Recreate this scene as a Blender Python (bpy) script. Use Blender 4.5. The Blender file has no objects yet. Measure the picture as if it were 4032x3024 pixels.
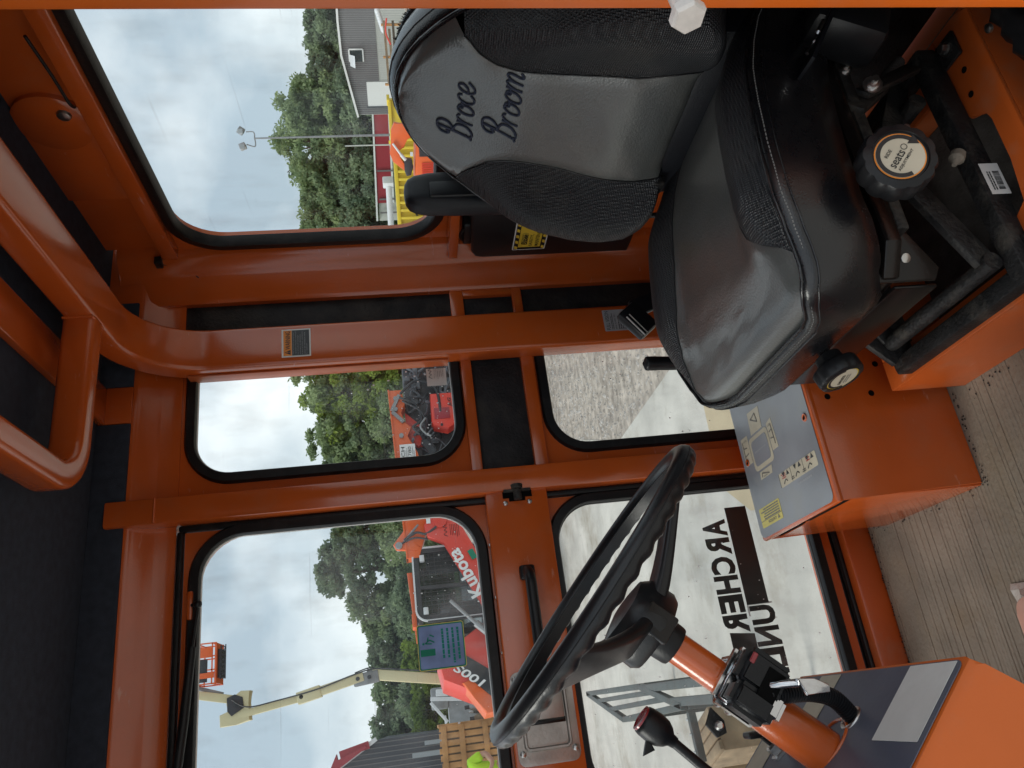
import bpy, bmesh, math, random
import numpy as np
from math import sin, cos, pi, radians, atan2, sqrt, hypot
from mathutils import Vector, Matrix

random.seed(7)
np.random.seed(7)
scene = bpy.context.scene
C = scene.collection
GZ = 2.1                    # the eye is 2.1 m above the yard; coordinates below are taken from the eye

# ------------------------------------------------------------------ camera
YAW, PITCH, ROLL = radians(23.1), radians(8.3), radians(4.22)
_d = Vector((sin(YAW) * cos(PITCH), cos(YAW) * cos(PITCH), -sin(PITCH)))
_R = Vector((cos(YAW), -sin(YAW), 0))
_U = _R.cross(_d)
_ex = -cos(ROLL) * _U - sin(ROLL) * _R          # the phone lies on its side: picture right is down
_ey = sin(ROLL) * _U - cos(ROLL) * _R
cam_data = bpy.data.cameras.new('camera')
cam_data.sensor_width = 36.0
cam_data.lens = 36.0 * 3028 / 4032
cam_data.clip_start = 0.02
cam_data.clip_end = 2000
cam = bpy.data.objects.new('camera', cam_data)
C.objects.link(cam)
cam.matrix_world = Matrix(((_ex.x, -_ey.x, -_d.x, 0), (_ex.y, -_ey.y, -_d.y, 0), (_ex.z, -_ey.z, -_d.z, GZ), (0, 0, 0, 1)))
scene.camera = cam

# ------------------------------------------------------------------ sky, sun, exposure
SUN_EL, SUN_AZ = radians(36), radians(-78)      # azimuth from +Y towards +X
world = bpy.data.worlds.new('World')
scene.world = world
world.use_nodes = True
nt = world.node_tree
nt.nodes.clear()
w_out = nt.nodes.new('ShaderNodeOutputWorld')
w_bg = nt.nodes.new('ShaderNodeBackground')
w_bg.inputs['Strength'].default_value = 0.1
w_sky = nt.nodes.new('ShaderNodeTexSky')
w_sky.sky_type = 'NISHITA'
w_sky.sun_disc = False
w_sky.sun_elevation = SUN_EL
w_sky.sun_rotation = SUN_AZ
w_sky.dust_density = 3.0
w_tc = nt.nodes.new('ShaderNodeTexCoord')
w_map = nt.nodes.new('ShaderNodeMapping')
w_map.inputs['Scale'].default_value = (1.0, 1.0, 1.25)
w_n = nt.nodes.new('ShaderNodeTexNoise')
w_n.inputs['Scale'].default_value = 2.6
w_n.inputs['Detail'].default_value = 7
w_n.inputs['Roughness'].default_value = 0.5
w_n.inputs['Distortion'].default_value = 0.0
w_r = nt.nodes.new('ShaderNodeValToRGB')
SKYV = 0.745
for e, (p, c) in zip((w_r.color_ramp.elements[0], w_r.color_ramp.elements[1]), ((0.41, (5.0, 6.0, 6.9, 1)), (0.60, (11.2, 11.6, 11.8, 1)))):
    e.position = p
    e.color = [v * SKYV for v in c[:3]] + [1]
w_mix = nt.nodes.new('ShaderNodeMixRGB')
w_mix.inputs[0].default_value = 0.88           # the cloud sheet covers most of the blue
nt.links.new(w_tc.outputs['Generated'], w_map.inputs[0])
nt.links.new(w_map.outputs[0], w_n.inputs['Vector'])
nt.links.new(w_n.outputs['Fac'], w_r.inputs[0])
nt.links.new(w_sky.outputs[0], w_mix.inputs[1])
nt.links.new(w_r.outputs[0], w_mix.inputs[2])
nt.links.new(w_mix.outputs[0], w_bg.inputs[0])
nt.links.new(w_bg.outputs[0], w_out.inputs[0])

sun_data = bpy.data.lights.new('sun', 'SUN')
sun_data.energy = 1.5
sun_data.angle = radians(24)
sun_data.color = (1.0, 0.96, 0.9)
sun = bpy.data.objects.new('sun', sun_data)
C.objects.link(sun)
_sv = Vector((sin(SUN_AZ) * cos(SUN_EL), cos(SUN_AZ) * cos(SUN_EL), sin(SUN_EL)))
sun.rotation_euler = _sv.to_track_quat('Z', 'Y').to_euler()
sun.location = (-4, -4, 12)

scene.view_settings.view_transform = 'Standard'
scene.view_settings.look = 'None'
scene.view_settings.gamma = 1
scene.view_settings.exposure = 0.6
scene.cycles.use_denoising = True
scene.cycles.max_bounces = 10
scene.cycles.diffuse_bounces = 5
scene.cycles.transparent_max_bounces = 16
scene.cycles.sample_clamp_indirect = 6

# ------------------------------------------------------------------ materials
MATS = {}


def mat(name, col, rough=0.5, metal=0.0, var=0.0, vscale=20.0, col2=None, bump=0.0, bscale=200.0, coat=0.0,
        dirt=0.0, dirtcol=(0.25, 0.2, 0.15), dscale=9.0, btype='noise', spec=0.5, scuff=0.0):
    m = bpy.data.materials.new(name)
    m.use_nodes = True
    n = m.node_tree.nodes
    L = m.node_tree.links
    b = n['Principled BSDF']
    b.inputs['Base Color'].default_value = (*col, 1)
    b.inputs['Roughness'].default_value = rough
    b.inputs['Metallic'].default_value = metal
    b.inputs['Coat Weight'].default_value = coat
    b.inputs['Coat Roughness'].default_value = 0.12 if not name.startswith('leather') else 0.24
    b.inputs['Specular IOR Level'].default_value = spec
    tc = n.new('ShaderNodeTexCoord')
    colsock = None
    if var > 0:
        t = n.new('ShaderNodeTexNoise')
        t.inputs['Scale'].default_value = vscale
        t.inputs['Detail'].default_value = 6
        L.new(tc.outputs['Object'], t.inputs['Vector'])
        r = n.new('ShaderNodeValToRGB')
        c2 = col2 or tuple(min(1, v * (1 + var)) for v in col)
        c1 = tuple(v * (1 - var * 0.6) for v in col) if col2 is None else col
        r.color_ramp.elements[0].position = 0.33
        r.color_ramp.elements[1].position = 0.68
        r.color_ramp.elements[0].color = (*c1, 1)
        r.color_ramp.elements[1].color = (*c2, 1)
        L.new(t.outputs['Fac'], r.inputs[0])
        colsock = r.outputs[0]
    if dirt > 0:
        t = n.new('ShaderNodeTexNoise')
        t.inputs['Scale'].default_value = dscale
        t.inputs['Detail'].default_value = 9
        t.inputs['Roughness'].default_value = 0.7
        L.new(tc.outputs['Object'], t.inputs['Vector'])
        r = n.new('ShaderNodeValToRGB')
        r.color_ramp.elements[0].position = 0.5
        r.color_ramp.elements[1].position = 0.78
        r.color_ramp.elements[0].color = (0, 0, 0, 1)
        r.color_ramp.elements[1].color = (dirt, dirt, dirt, 1)
        L.new(t.outputs['Fac'], r.inputs[0])
        mx = n.new('ShaderNodeMixRGB')
        L.new(r.outputs[0], mx.inputs[0])
        if colsock:
            L.new(colsock, mx.inputs[1])
        else:
            mx.inputs[1].default_value = (*col, 1)
        mx.inputs[2].default_value = (*dirtcol, 1)
        colsock = mx.outputs[0]
        ma = n.new('ShaderNodeMath')
        ma.operation = 'MULTIPLY_ADD'
        ma.inputs[1].default_value = 0.35
        ma.inputs[2].default_value = rough
        L.new(r.outputs[0], ma.inputs[0])
        L.new(ma.outputs[0], b.inputs['Roughness'])
    if scuff > 0:
        mp = n.new('ShaderNodeMapping')
        mp.inputs['Scale'].default_value = (9, 9, 34)
        mp.inputs['Rotation'].default_value = (0.3, 0.5, 0.2)
        L.new(tc.outputs['Object'], mp.inputs[0])
        t = n.new('ShaderNodeTexNoise')
        t.inputs['Scale'].default_value = 1.6
        t.inputs['Detail'].default_value = 12
        t.inputs['Roughness'].default_value = 0.62
        L.new(mp.outputs[0], t.inputs['Vector'])
        r = n.new('ShaderNodeValToRGB')
        r.color_ramp.elements[0].position = 0.66
        r.color_ramp.elements[1].position = 0.74
        r.color_ramp.elements[0].color = (0, 0, 0, 1)
        r.color_ramp.elements[1].color = (scuff, scuff, scuff, 1)
        L.new(t.outputs['Fac'], r.inputs[0])
        mx = n.new('ShaderNodeMixRGB')
        L.new(r.outputs[0], mx.inputs[0])
        if colsock:
            L.new(colsock, mx.inputs[1])
        else:
            mx.inputs[1].default_value = (*col, 1)
        mx.inputs[2].default_value = (0.62, 0.40, 0.31, 1)
        colsock = mx.outputs[0]
    if colsock:
        L.new(colsock, b.inputs['Base Color'])
    if bump > 0:
        if btype == 'noise':
            t = n.new('ShaderNodeTexNoise')
            t.inputs['Scale'].default_value = bscale
            t.inputs['Detail'].default_value = 4
            o = t.outputs['Fac']
        else:
            t = n.new('ShaderNodeTexVoronoi')
            t.inputs['Scale'].default_value = bscale
            if btype == 'weave':
                t.inputs['Randomness'].default_value = 0.12
            o = t.outputs['Distance']
        L.new(tc.outputs['Object'], t.inputs['Vector'])
        bp = n.new('ShaderNodeBump')
        bp.inputs['Strength'].default_value = bump
        bp.inputs['Distance'].default_value = 0.004
        L.new(o, bp.inputs['Height'])
        L.new(bp.outputs[0], b.inputs['Normal'])
    MATS[name] = m
    return m


def glass_mat(name, tint=(1, 1, 1), haze=0.05, drops=True):
    m = bpy.data.materials.new(name)
    m.use_nodes = True
    n = m.node_tree.nodes
    L = m.node_tree.links
    n.clear()
    out = n.new('ShaderNodeOutputMaterial')
    tr = n.new('ShaderNodeBsdfTransparent')
    tr.inputs[0].default_value = (*tint, 1)
    gl = n.new('ShaderNodeBsdfGlossy')
    gl.inputs['Roughness'].default_value = 0.02
    df = n.new('ShaderNodeBsdfDiffuse')
    df.inputs[0].default_value = (0.75, 0.77, 0.78, 1)
    lw = n.new('ShaderNodeLayerWeight')
    lw.inputs[0].default_value = 0.5
    pw = n.new('ShaderNodeMath')
    pw.operation = 'POWER'
    pw.inputs[1].default_value = 4.0
    L.new(lw.outputs['Facing'], pw.inputs[0])
    fr = n.new('ShaderNodeMath')
    fr.operation = 'MULTIPLY_ADD'
    fr.inputs[1].default_value = 0.5
    fr.inputs[2].default_value = 0.018
    L.new(pw.outputs[0], fr.inputs[0])
    m1 = n.new('ShaderNodeMixShader')
    L.new(fr.outputs[0], m1.inputs[0])
    L.new(tr.outputs[0], m1.inputs[1])
    L.new(gl.outputs[0], m1.inputs[2])
    tc = n.new('ShaderNodeTexCoord')
    mp = n.new('ShaderNodeMapping')
    mp.inputs['Scale'].default_value = (26, 26, 9)
    L.new(tc.outputs['Object'], mp.inputs[0])
    t = n.new('ShaderNodeTexNoise')
    t.inputs['Scale'].default_value = 1.0
    t.inputs['Detail'].default_value = 8
    L.new(mp.outputs[0], t.inputs['Vector'])
    t2 = n.new('ShaderNodeTexNoise')
    t2.inputs['Scale'].default_value = 7.0
    t2.inputs['Detail'].default_value = 5
    L.new(tc.outputs['Object'], t2.inputs['Vector'])
    mu = n.new('ShaderNodeMath')
    mu.operation = 'MULTIPLY'
    L.new(t.outputs['Fac'], mu.inputs[0])
    L.new(t2.outputs['Fac'], mu.inputs[1])
    r = n.new('ShaderNodeValToRGB')
    r.color_ramp.elements[0].position = 0.24
    r.color_ramp.elements[1].position = 0.46
    r.color_ramp.elements[0].color = (haze * 0.15,) * 3 + (1,)
    r.color_ramp.elements[1].color = (haze * 2.6,) * 3 + (1,)
    L.new(mu.outputs[0], r.inputs[0])
    mp3 = n.new('ShaderNodeMapping')
    mp3.inputs['Scale'].default_value = (3.5, 3.5, 120)
    mp3.inputs['Rotation'].default_value = (0.35, 1.25, 0.35)
    L.new(tc.outputs['Object'], mp3.inputs[0])
    t3 = n.new('ShaderNodeTexNoise')
    t3.inputs['Scale'].default_value = 1.0
    t3.inputs['Detail'].default_value = 3
    L.new(mp3.outputs[0], t3.inputs['Vector'])
    r3 = n.new('ShaderNodeValToRGB')
    r3.color_ramp.elements[0].position = 0.67
    r3.color_ramp.elements[1].position = 0.76
    r3.color_ramp.elements[0].color = (0, 0, 0, 1)
    r3.color_ramp.elements[1].color = (haze * 2.2,) * 3 + (1,)
    L.new(t3.outputs['Fac'], r3.inputs[0])
    ad = n.new('ShaderNodeMixRGB')
    ad.blend_type = 'ADD'
    ad.inputs[0].default_value = 1.0
    L.new(r.outputs[0], ad.inputs[1])
    L.new(r3.outputs[0], ad.inputs[2])
    m2 = n.new('ShaderNodeMixShader')
    L.new(ad.outputs[0], m2.inputs[0])
    L.new(m1.outputs[0], m2.inputs[1])
    L.new(df.outputs[0], m2.inputs[2])
    L.new(m2.outputs[0], out.inputs[0])
    MATS[name] = m
    return m


OR = (0.48, 0.088, 0.014)
mat('orange_paint', OR, 0.2, var=0.14, vscale=5, bump=0.06, bscale=260, coat=0.6, scuff=0.4, dirt=0.2, dirtcol=(0.3, 0.16, 0.09), dscale=14)
mat('orange_dusty', (0.48, 0.092, 0.015), 0.36, scuff=0.5, var=0.14, vscale=6, bump=0.06, bscale=300, coat=0.15, dirt=0.5, dirtcol=(0.3, 0.2, 0.13), dscale=9)
mat('orange_bright', (0.64, 0.125, 0.012), 0.36, scuff=0.3, var=0.08, vscale=5, bump=0.05, bscale=350, coat=0.2, dirt=0.15, dscale=12)
mat('headliner', (0.023, 0.029, 0.044), 0.92, var=0.25, vscale=60, bump=0.25, bscale=500, spec=0.4)
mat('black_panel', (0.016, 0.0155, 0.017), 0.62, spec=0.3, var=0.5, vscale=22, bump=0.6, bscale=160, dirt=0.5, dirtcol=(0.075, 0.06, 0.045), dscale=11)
mat('rubber', (0.009, 0.009, 0.010), 0.42, spec=0.3, bump=0.12, bscale=180, dirt=0.25, dirtcol=(0.08, 0.075, 0.07), dscale=25)
mat('rubber_dust', (0.045, 0.042, 0.04), 0.7, var=0.5, vscale=30, bump=0.4, bscale=200)
mat('black_plastic', (0.009, 0.0095, 0.011), 0.36, bump=0.12, bscale=600, spec=0.3, dirt=0.18, dirtcol=(0.06, 0.055, 0.05), dscale=18)
mat('wheel_plastic', (0.009, 0.0095, 0.011), 0.30, bump=0.08, bscale=500, spec=0.4, dirt=0.22, dirtcol=(0.05, 0.045, 0.04), dscale=14)
mat('soft_black', (0.007, 0.008, 0.011), 0.42, spec=0.35, bump=0.2, bscale=700)
mat('leather_grey', (0.066, 0.069, 0.067), 0.30, var=0.16, vscale=9, bump=0.14, bscale=330, btype='voronoi', spec=0.9, coat=0.75, dirt=0.3, dirtcol=(0.13, 0.115, 0.092), dscale=8)
mat('leather_black', (0.0070, 0.0070, 0.0085), 0.27, coat=0.25, bump=0.08, bscale=420, btype='voronoi', dirt=0.22, dirtcol=(0.05, 0.045, 0.04), dscale=12)
mat('leather_weave', (0.014, 0.015, 0.018), 0.30, bump=0.8, bscale=340, btype='weave', dirt=0.3, dirtcol=(0.09, 0.08, 0.065), dscale=9)
mat('thread', (0.20, 0.20, 0.195), 0.6)
mat('thread_dark', (0.018, 0.018, 0.02), 0.6)
mat('embroidery', (0.022, 0.030, 0.060), 0.55, bump=0.6, bscale=900)
mat('mat_rubber', (0.20, 0.168, 0.130), 0.75, var=0.35, vscale=7, bump=0.5, bscale=120, dirt=0.75, dirtcol=(0.235, 0.17, 0.10), dscale=5)
mat('black_steel', (0.013, 0.0125, 0.0125), 0.5, spec=0.25, var=0.5, vscale=25, bump=0.5, bscale=180, dirt=0.85, dirtcol=(0.095, 0.082, 0.066), dscale=16)
mat('dark_steel', (0.005, 0.004, 0.004), 0.22, bump=0.06, bscale=250, spec=0.35, dirt=0.15, dirtcol=(0.05, 0.03, 0.02), dscale=15)
mat('zinc', (0.55, 0.54, 0.52), 0.28, metal=1.0, var=0.2, vscale=40, bump=0.1, bscale=200, dirt=0.3, dirtcol=(0.25, 0.22, 0.18))
mat('chrome', (0.62, 0.62, 0.63), 0.16, metal=1.0, bump=0.05, bscale=120, dirt=0.35, dirtcol=(0.2, 0.18, 0.15), dscale=30)
mat('plate_steel', (0.42, 0.40, 0.37), 0.42, metal=0.85, var=0.2, vscale=30, bump=0.15, bscale=200, dirt=0.4, dirtcol=(0.3, 0.26, 0.2), dscale=25)
mat('bolt_paint', (0.62, 0.58, 0.54), 0.35, var=0.15, vscale=60, bump=0.1, bscale=150, dirt=0.4, dirtcol=(0.45, 0.2, 0.12), dscale=40)
mat('decal_slate', (0.235, 0.25, 0.275), 0.34, var=0.22, vscale=6, dirt=0.8, dirtcol=(0.33, 0.33, 0.30), dscale=9, bump=0.05, bscale=150)
mat('decal_navy', (0.085, 0.095, 0.135), 0.36, var=0.25, vscale=7, dirt=0.5, dirtcol=(0.16, 0.16, 0.16), dscale=7, bump=0.05, bscale=150)
mat('decal_cream', (0.52, 0.47, 0.36), 0.45, var=0.1, vscale=25, dirt=0.3, dirtcol=(0.3, 0.27, 0.2), dscale=20)
mat('decal_white', (0.72, 0.71, 0.68), 0.42, var=0.06, vscale=25, dirt=0.2, dirtcol=(0.45, 0.42, 0.36), dscale=16)
mat('decal_silver', (0.36, 0.36, 0.37), 0.4, var=0.1, vscale=40)
mat('decal_yellow', (0.66, 0.46, 0.045), 0.42, var=0.1, vscale=30)
mat('decal_pale_yellow', (0.62, 0.53, 0.13), 0.45, var=0.1, vscale=20)
mat('decal_orange', (0.75, 0.24, 0.02), 0.42)
mat('decal_black', (0.012, 0.012, 0.013), 0.4)
mat('decal_dark', (0.045, 0.05, 0.055), 0.45)
mat('decal_red', (0.45, 0.05, 0.05), 0.45)
mat('print_grey', (0.19, 0.18, 0.16), 0.5)
mat('print_faint', (0.34, 0.35, 0.37), 0.5)
mat('print_green', (0.01, 0.36, 0.22), 0.45)
mat('sticker_film', (0.34, 0.40, 0.56), 0.4, var=0.2, vscale=25)
mat('vinyl_black', (0.010, 0.008, 0.008), 0.45, bump=0.05, bscale=200)
mat('vinyl_white', (0.75, 0.76, 0.76), 0.4)
mat('red_plastic', (0.26, 0.012, 0.02), 0.25, coat=0.5)
mat('red_dark', (0.16, 0.03, 0.03), 0.3)
mat('hole_black', (0.003, 0.003, 0.003), 0.9, spec=0.1)
mat('pink_plastic', (0.55, 0.28, 0.20), 0.35, var=0.1, vscale=20)
mat('clear_film', (0.55, 0.52, 0.47), 0.18, bump=0.8, bscale=60)
# outside
mat('gravel', (0.34, 0.295, 0.25), 0.9, var=0.5, vscale=9, bump=1.0, bscale=14, dirt=0.95, dirtcol=(0.13, 0.105, 0.085), dscale=1.3)
mat('concrete', (0.49, 0.465, 0.42), 0.8, var=0.22, vscale=2.2, bump=0.5, bscale=40, dirt=1.0, dirtcol=(0.25, 0.21, 0.155), dscale=1.3)
mat('sand_slab', (0.44, 0.36, 0.24), 0.85, var=0.12, vscale=2.2, bump=0.3, bscale=30)
mat('pebble', (0.24, 0.21, 0.18), 0.85, var=0.5, vscale=7, col2=(0.46, 0.43, 0.40))
mat('grass', (0.07, 0.12, 0.03), 0.9, var=0.4, vscale=0.5)
mat('bark', (0.075, 0.06, 0.045), 0.9, var=0.4, vscale=6, bump=0.8, bscale=12)
mat('wall_grey', (0.15, 0.145, 0.15), 0.6, var=0.08, vscale=0.8)
mat('wall_light', (0.52, 0.53, 0.50), 0.6, var=0.06, vscale=0.8)
mat('wall_dark', (0.06, 0.065, 0.08), 0.55, var=0.15, vscale=0.8)
mat('trim_white', (0.72, 0.73, 0.72), 0.5)
mat('roof_red', (0.30, 0.022, 0.035), 0.5, var=0.12, vscale=0.6)
mat('window_dark', (0.035, 0.05, 0.05), 0.15)
mat('pane_grey', (0.28, 0.31, 0.33), 0.3)
mat('yellow_steel', (0.66, 0.50, 0.035), 0.5, var=0.1, vscale=2, dirt=0.3, dirtcol=(0.3, 0.2, 0.06), dscale=2)
mat('machine_orange', (0.72, 0.12, 0.022), 0.4, var=0.06, vscale=2, dirt=0.2, dirtcol=(0.45, 0.13, 0.06), dscale=3)
mat('machine_red', (0.66, 0.050, 0.032), 0.38, var=0.06, vscale=2, dirt=0.2, dirtcol=(0.4, 0.1, 0.07), dscale=3)
mat('machine_black', (0.028, 0.03, 0.036), 0.5, var=0.3, vscale=3)
mat('hydraulic_mix', (0.03, 0.033, 0.04), 0.4, var=0.5, vscale=7, col2=(0.16, 0.18, 0.21))
mat('machine_cream', (0.60, 0.54, 0.33), 0.45, var=0.08, vscale=1.5, dirt=0.25, dirtcol=(0.35, 0.3, 0.2), dscale=3)
mat('machine_white', (0.62, 0.64, 0.66), 0.45, var=0.06, vscale=2)
mat('grey_steel', (0.25, 0.26, 0.27), 0.45, metal=0.4, var=0.2, vscale=5)
mat('rack_steel', (0.055, 0.065, 0.062), 0.5, var=0.3, vscale=6, dirt=0.4, dirtcol=(0.13, 0.10, 0.075), dscale=5)
mat('wood_pallet', (0.42, 0.22, 0.085), 0.75, var=0.35, vscale=4, bump=0.3, bscale=40)
mat('wood_old', (0.22, 0.16, 0.10), 0.8, var=0.4, vscale=8, bump=0.3, bscale=40)
mat('cardboard', (0.34, 0.25, 0.15), 0.8, var=0.2, vscale=5)
mat('lime_cloth', (0.42, 0.74, 0.03), 0.75, bump=0.5, bscale=25)
mat('denim', (0.035, 0.055, 0.12), 0.85, var=0.2, vscale=20)
mat('skin', (0.45, 0.27, 0.19), 0.5)
mat('hair', (0.05, 0.035, 0.025), 0.6)
mat('asphalt_dark', (0.05, 0.055, 0.06), 0.6, var=0.3, vscale=2)
glass_mat('glass', (0.95, 0.97, 0.965), 0.042)
glass_mat('glass_wet', (0.95, 0.97, 0.965), 0.058)
glass_mat('glass_tint', (0.62, 0.68, 0.72), 0.02)
m = mat('water_drop', (0.9, 0.92, 0.93), 0.05, spec=0.8)


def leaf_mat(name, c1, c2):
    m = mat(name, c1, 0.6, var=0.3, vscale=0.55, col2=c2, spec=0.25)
    nn = m.node_tree.nodes
    L = m.node_tree.links
    b = nn['Principled BSDF']
    tr = nn.new('ShaderNodeBsdfTranslucent')
    src = b.inputs['Base Color'].links[0].from_socket
    L.new(src, tr.inputs[0])
    mx = nn.new('ShaderNodeMixShader')
    mx.inputs[0].default_value = 0.45
    L.new(b.outputs[0], mx.inputs[1])
    L.new(tr.outputs[0], mx.inputs[2])
    L.new(mx.outputs[0], nn['Material Output'].inputs[0])


def translucent(name, f):
    m = MATS[name]
    nn = m.node_tree.nodes
    L = m.node_tree.links
    b = nn['Principled BSDF']
    tr = nn.new('ShaderNodeBsdfTranslucent')
    if b.inputs['Base Color'].links:
        L.new(b.inputs['Base Color'].links[0].from_socket, tr.inputs[0])
    else:
        tr.inputs[0].default_value = b.inputs['Base Color'].default_value
    mx = nn.new('ShaderNodeMixShader')
    mx.inputs[0].default_value = f
    L.new(b.outputs[0], mx.inputs[1])
    L.new(tr.outputs[0], mx.inputs[2])
    L.new(mx.outputs[0], nn['Material Output'].inputs[0])


translucent('sticker_film', .7)
translucent('print_green', .5)
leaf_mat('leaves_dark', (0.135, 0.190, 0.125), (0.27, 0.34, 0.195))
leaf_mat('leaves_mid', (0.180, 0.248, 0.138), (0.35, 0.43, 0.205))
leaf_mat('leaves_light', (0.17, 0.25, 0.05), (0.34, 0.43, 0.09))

# ------------------------------------------------------------------ mesh helpers


class MB:
    def __init__(self):
        self.bm = bmesh.new()

    def box(self, a, b, bev=0.0, seg=2, rot=None, pivot=None):
        a, b = Vector(a), Vector(b)
        c = (a + b) / 2
        s = b - a
        M = Matrix.Translation(c) @ Matrix.Diagonal((abs(s.x), abs(s.y), abs(s.z), 1))
        if rot is not None:
            pv = Vector(pivot) if pivot is not None else c
            M = Matrix.Translation(pv) @ rot.to_4x4() @ Matrix.Translation(-pv) @ M
        r = bmesh.ops.create_cube(self.bm, size=1, matrix=M)
        if bev > 0:
            es = list({e for v in r['verts'] for e in v.link_edges})
            bmesh.ops.bevel(self.bm, geom=es, offset=bev, segments=seg, affect='EDGES', profile=0.5, clamp_overlap=True)
        return self

    def bar(self, p, q, w, h, up=(0, 0, 1), bev=0.0):
        """a straight bar of section w x h from p to q"""
        p, q = Vector(p), Vector(q)
        t = (q - p)
        l = t.length
        t.normalize()
        up = Vector(up)
        s = t.cross(up)
        if s.length < 1e-5:
            s = t.cross(Vector((1, 0, 0)))
        s.normalize()
        u = s.cross(t)
        M = Matrix((( t.x * l, s.x * w, u.x * h, (p.x + q.x) / 2), (t.y * l, s.y * w, u.y * h, (p.y + q.y) / 2),
                    (t.z * l, s.z * w, u.z * h, (p.z + q.z) / 2), (0, 0, 0, 1)))
        r = bmesh.ops.create_cube(self.bm, size=1, matrix=M)
        if bev > 0:
            es = list({e for v in r['verts'] for e in v.link_edges})
            bmesh.ops.bevel(self.bm, geom=es, offset=bev, segments=2, affect='EDGES', profile=0.5, clamp_overlap=True)
        return self

    def add(self, verts, faces):
        vs = [self.bm.verts.new(v) for v in verts]
        for f in faces:
            try:
                self.bm.faces.new([vs[i] for i in f])
            except ValueError:
                pass
        return vs

    def rings(self, rings, closed=True, cap0=False, cap1=False, loop=False):
        """quad strips between consecutive rings of points"""
        n = len(rings[0])
        vs = [[self.bm.verts.new(p) for p in r] for r in rings]
        m = len(vs)
        for i in range(m if loop else m - 1):
            a, b = vs[i], vs[(i + 1) % m]
            for j in range(n if closed else n - 1):
                k = (j + 1) % n
                try:
                    self.bm.faces.new((a[j], a[k], b[k], b[j]))
                except ValueError:
                    pass
        if cap0:
            self.bm.faces.new(list(reversed(vs[0])))
        if cap1:
            self.bm.faces.new(vs[-1])
        return vs

    def tube(self, path, r, seg=10, cap=True, loop=False):
        P = [Vector(p) for p in path]
        n = len(P)
        rs = r if isinstance(r, (list, tuple)) else [r] * n
        T = []
        for i in range(n):
            if loop:
                T.append((P[(i + 1) % n] - P[i - 1]).normalized())
            else:
                T.append((P[min(i + 1, n - 1)] - P[max(i - 1, 0)]).normalized())
        ref = Vector((0, 0, 1)) if abs(T[0].z) < 0.9 else Vector((1, 0, 0))
        N = T[0].cross(ref).normalized()
        rings = []
        for i in range(n):
            if i:
                N = (N - T[i] * N.dot(T[i])).normalized()
            B = T[i].cross(N)
            rings.append([P[i] + (N * cos(a) + B * sin(a)) * rs[i] for a in [2 * pi * k / seg for k in range(seg)]])
        self.rings(rings, cap0=cap and not loop, cap1=cap and not loop, loop=loop)
        return self

    def cyl(self, p, q, r, r2=None, seg=20, bev=0.0):
        r2 = r if r2 is None else r2
        p, q = Vector(p), Vector(q)
        if bev > 0:
            t = (q - p).normalized()
            self.tube([p, p + t * 1e-5, p + t * bev * .3, p + t * bev, q - t * bev, q - t * bev * .3, q - t * 1e-5, q],
                      [r - bev, r - bev, r - bev * .3, r, r2, r2 - bev * .3, r2 - bev, r2 - bev], seg)
        else:
            self.tube([p, q], [r, r2], seg)
        return self

    def lathe(self, prof, origin, axis, seg=32, flute=None):
        """prof: (radius, height along axis) pairs; flute(k, r, h) may change the radius"""
        o = Vector(origin)
        t = Vector(axis).normalized()
        ref = Vector((0, 0, 1)) if abs(t.z) < 0.9 else Vector((1, 0, 0))
        N = t.cross(ref).normalized()
        B = t.cross(N)
        rings = []
        for r, h in prof:
            rings.append([o + t * h + (N * cos(2 * pi * k / seg) + B * sin(2 * pi * k / seg)) * (flute(2 * pi * k / seg, r, h) if flute else r) for k in range(seg)])
        self.rings(rings, cap0=True, cap1=True)
        return self

    def prism(self, poly, o, ax, ay, depth, bev=0.0):
        """extrude a 2D polygon lying in (ax, ay) at o by the vector depth"""
        o, ax, ay, d = Vector(o), Vector(ax), Vector(ay), Vector(depth)
        a = [o + ax * p[0] + ay * p[1] for p in poly]
        n = len(a)
        va = [self.bm.verts.new(p) for p in a]
        vb = [self.bm.verts.new(p + d) for p in a]
        fs = [self.bm.faces.new(va), self.bm.faces.new(list(reversed(vb)))]
        for i in range(n):
            j = (i + 1) % n
            self.bm.faces.new((va[j], va[i], vb[i], vb[j]))
        if bev > 0:
            es = list({e for f in fs for e in f.edges})
            bmesh.ops.bevel(self.bm, geom=es, offset=bev, segments=2, affect='EDGES', profile=0.5, clamp_overlap=True)
        return self

    def sweep(self, prof, path, B, loop=False, caps=True):
        """profile (n, b) swept along a planar path with constant binormal B"""
        P = [Vector(p) for p in path]
        B = Vector(B).normalized()
        n = len(P)
        rings = []
        for i in range(n):
            if loop:
                t0, t1 = (P[i] - P[i - 1]).normalized(), (P[(i + 1) % n] - P[i]).normalized()
            else:
                t0 = (P[i] - P[i - 1]).normalized() if i else (P[1] - P[0]).normalized()
                t1 = (P[i + 1] - P[i]).normalized() if i < n - 1 else t0
            t = (t0 + t1).normalized()
            N = B.cross(t).normalized()
            k = 1 / max(0.5, t.dot(t1))
            rings.append([P[i] + N * a * k + B * b for a, b in prof])
        self.rings(rings, cap0=caps and not loop, cap1=caps and not loop, loop=loop)
        return self

    def sphere(self, c, r, sc=(1, 1, 1), u=16, v=10):
        M = Matrix.Translation(Vector(c)) @ Matrix.Diagonal((r * sc[0], r * sc[1], r * sc[2], 1))
        bmesh.ops.create_uvsphere(self.bm, u_segments=u, v_segments=v, radius=1, matrix=M)
        return self

    def mesh(self, name, smooth=35):
        bmesh.ops.recalc_face_normals(self.bm, faces=self.bm.faces)
        me = bpy.data.meshes.new(name)
        self.bm.to_mesh(me)
        self.bm.free()
        me.shade_smooth()
        me.set_sharp_from_angle(angle=radians(smooth))
        return me


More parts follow.
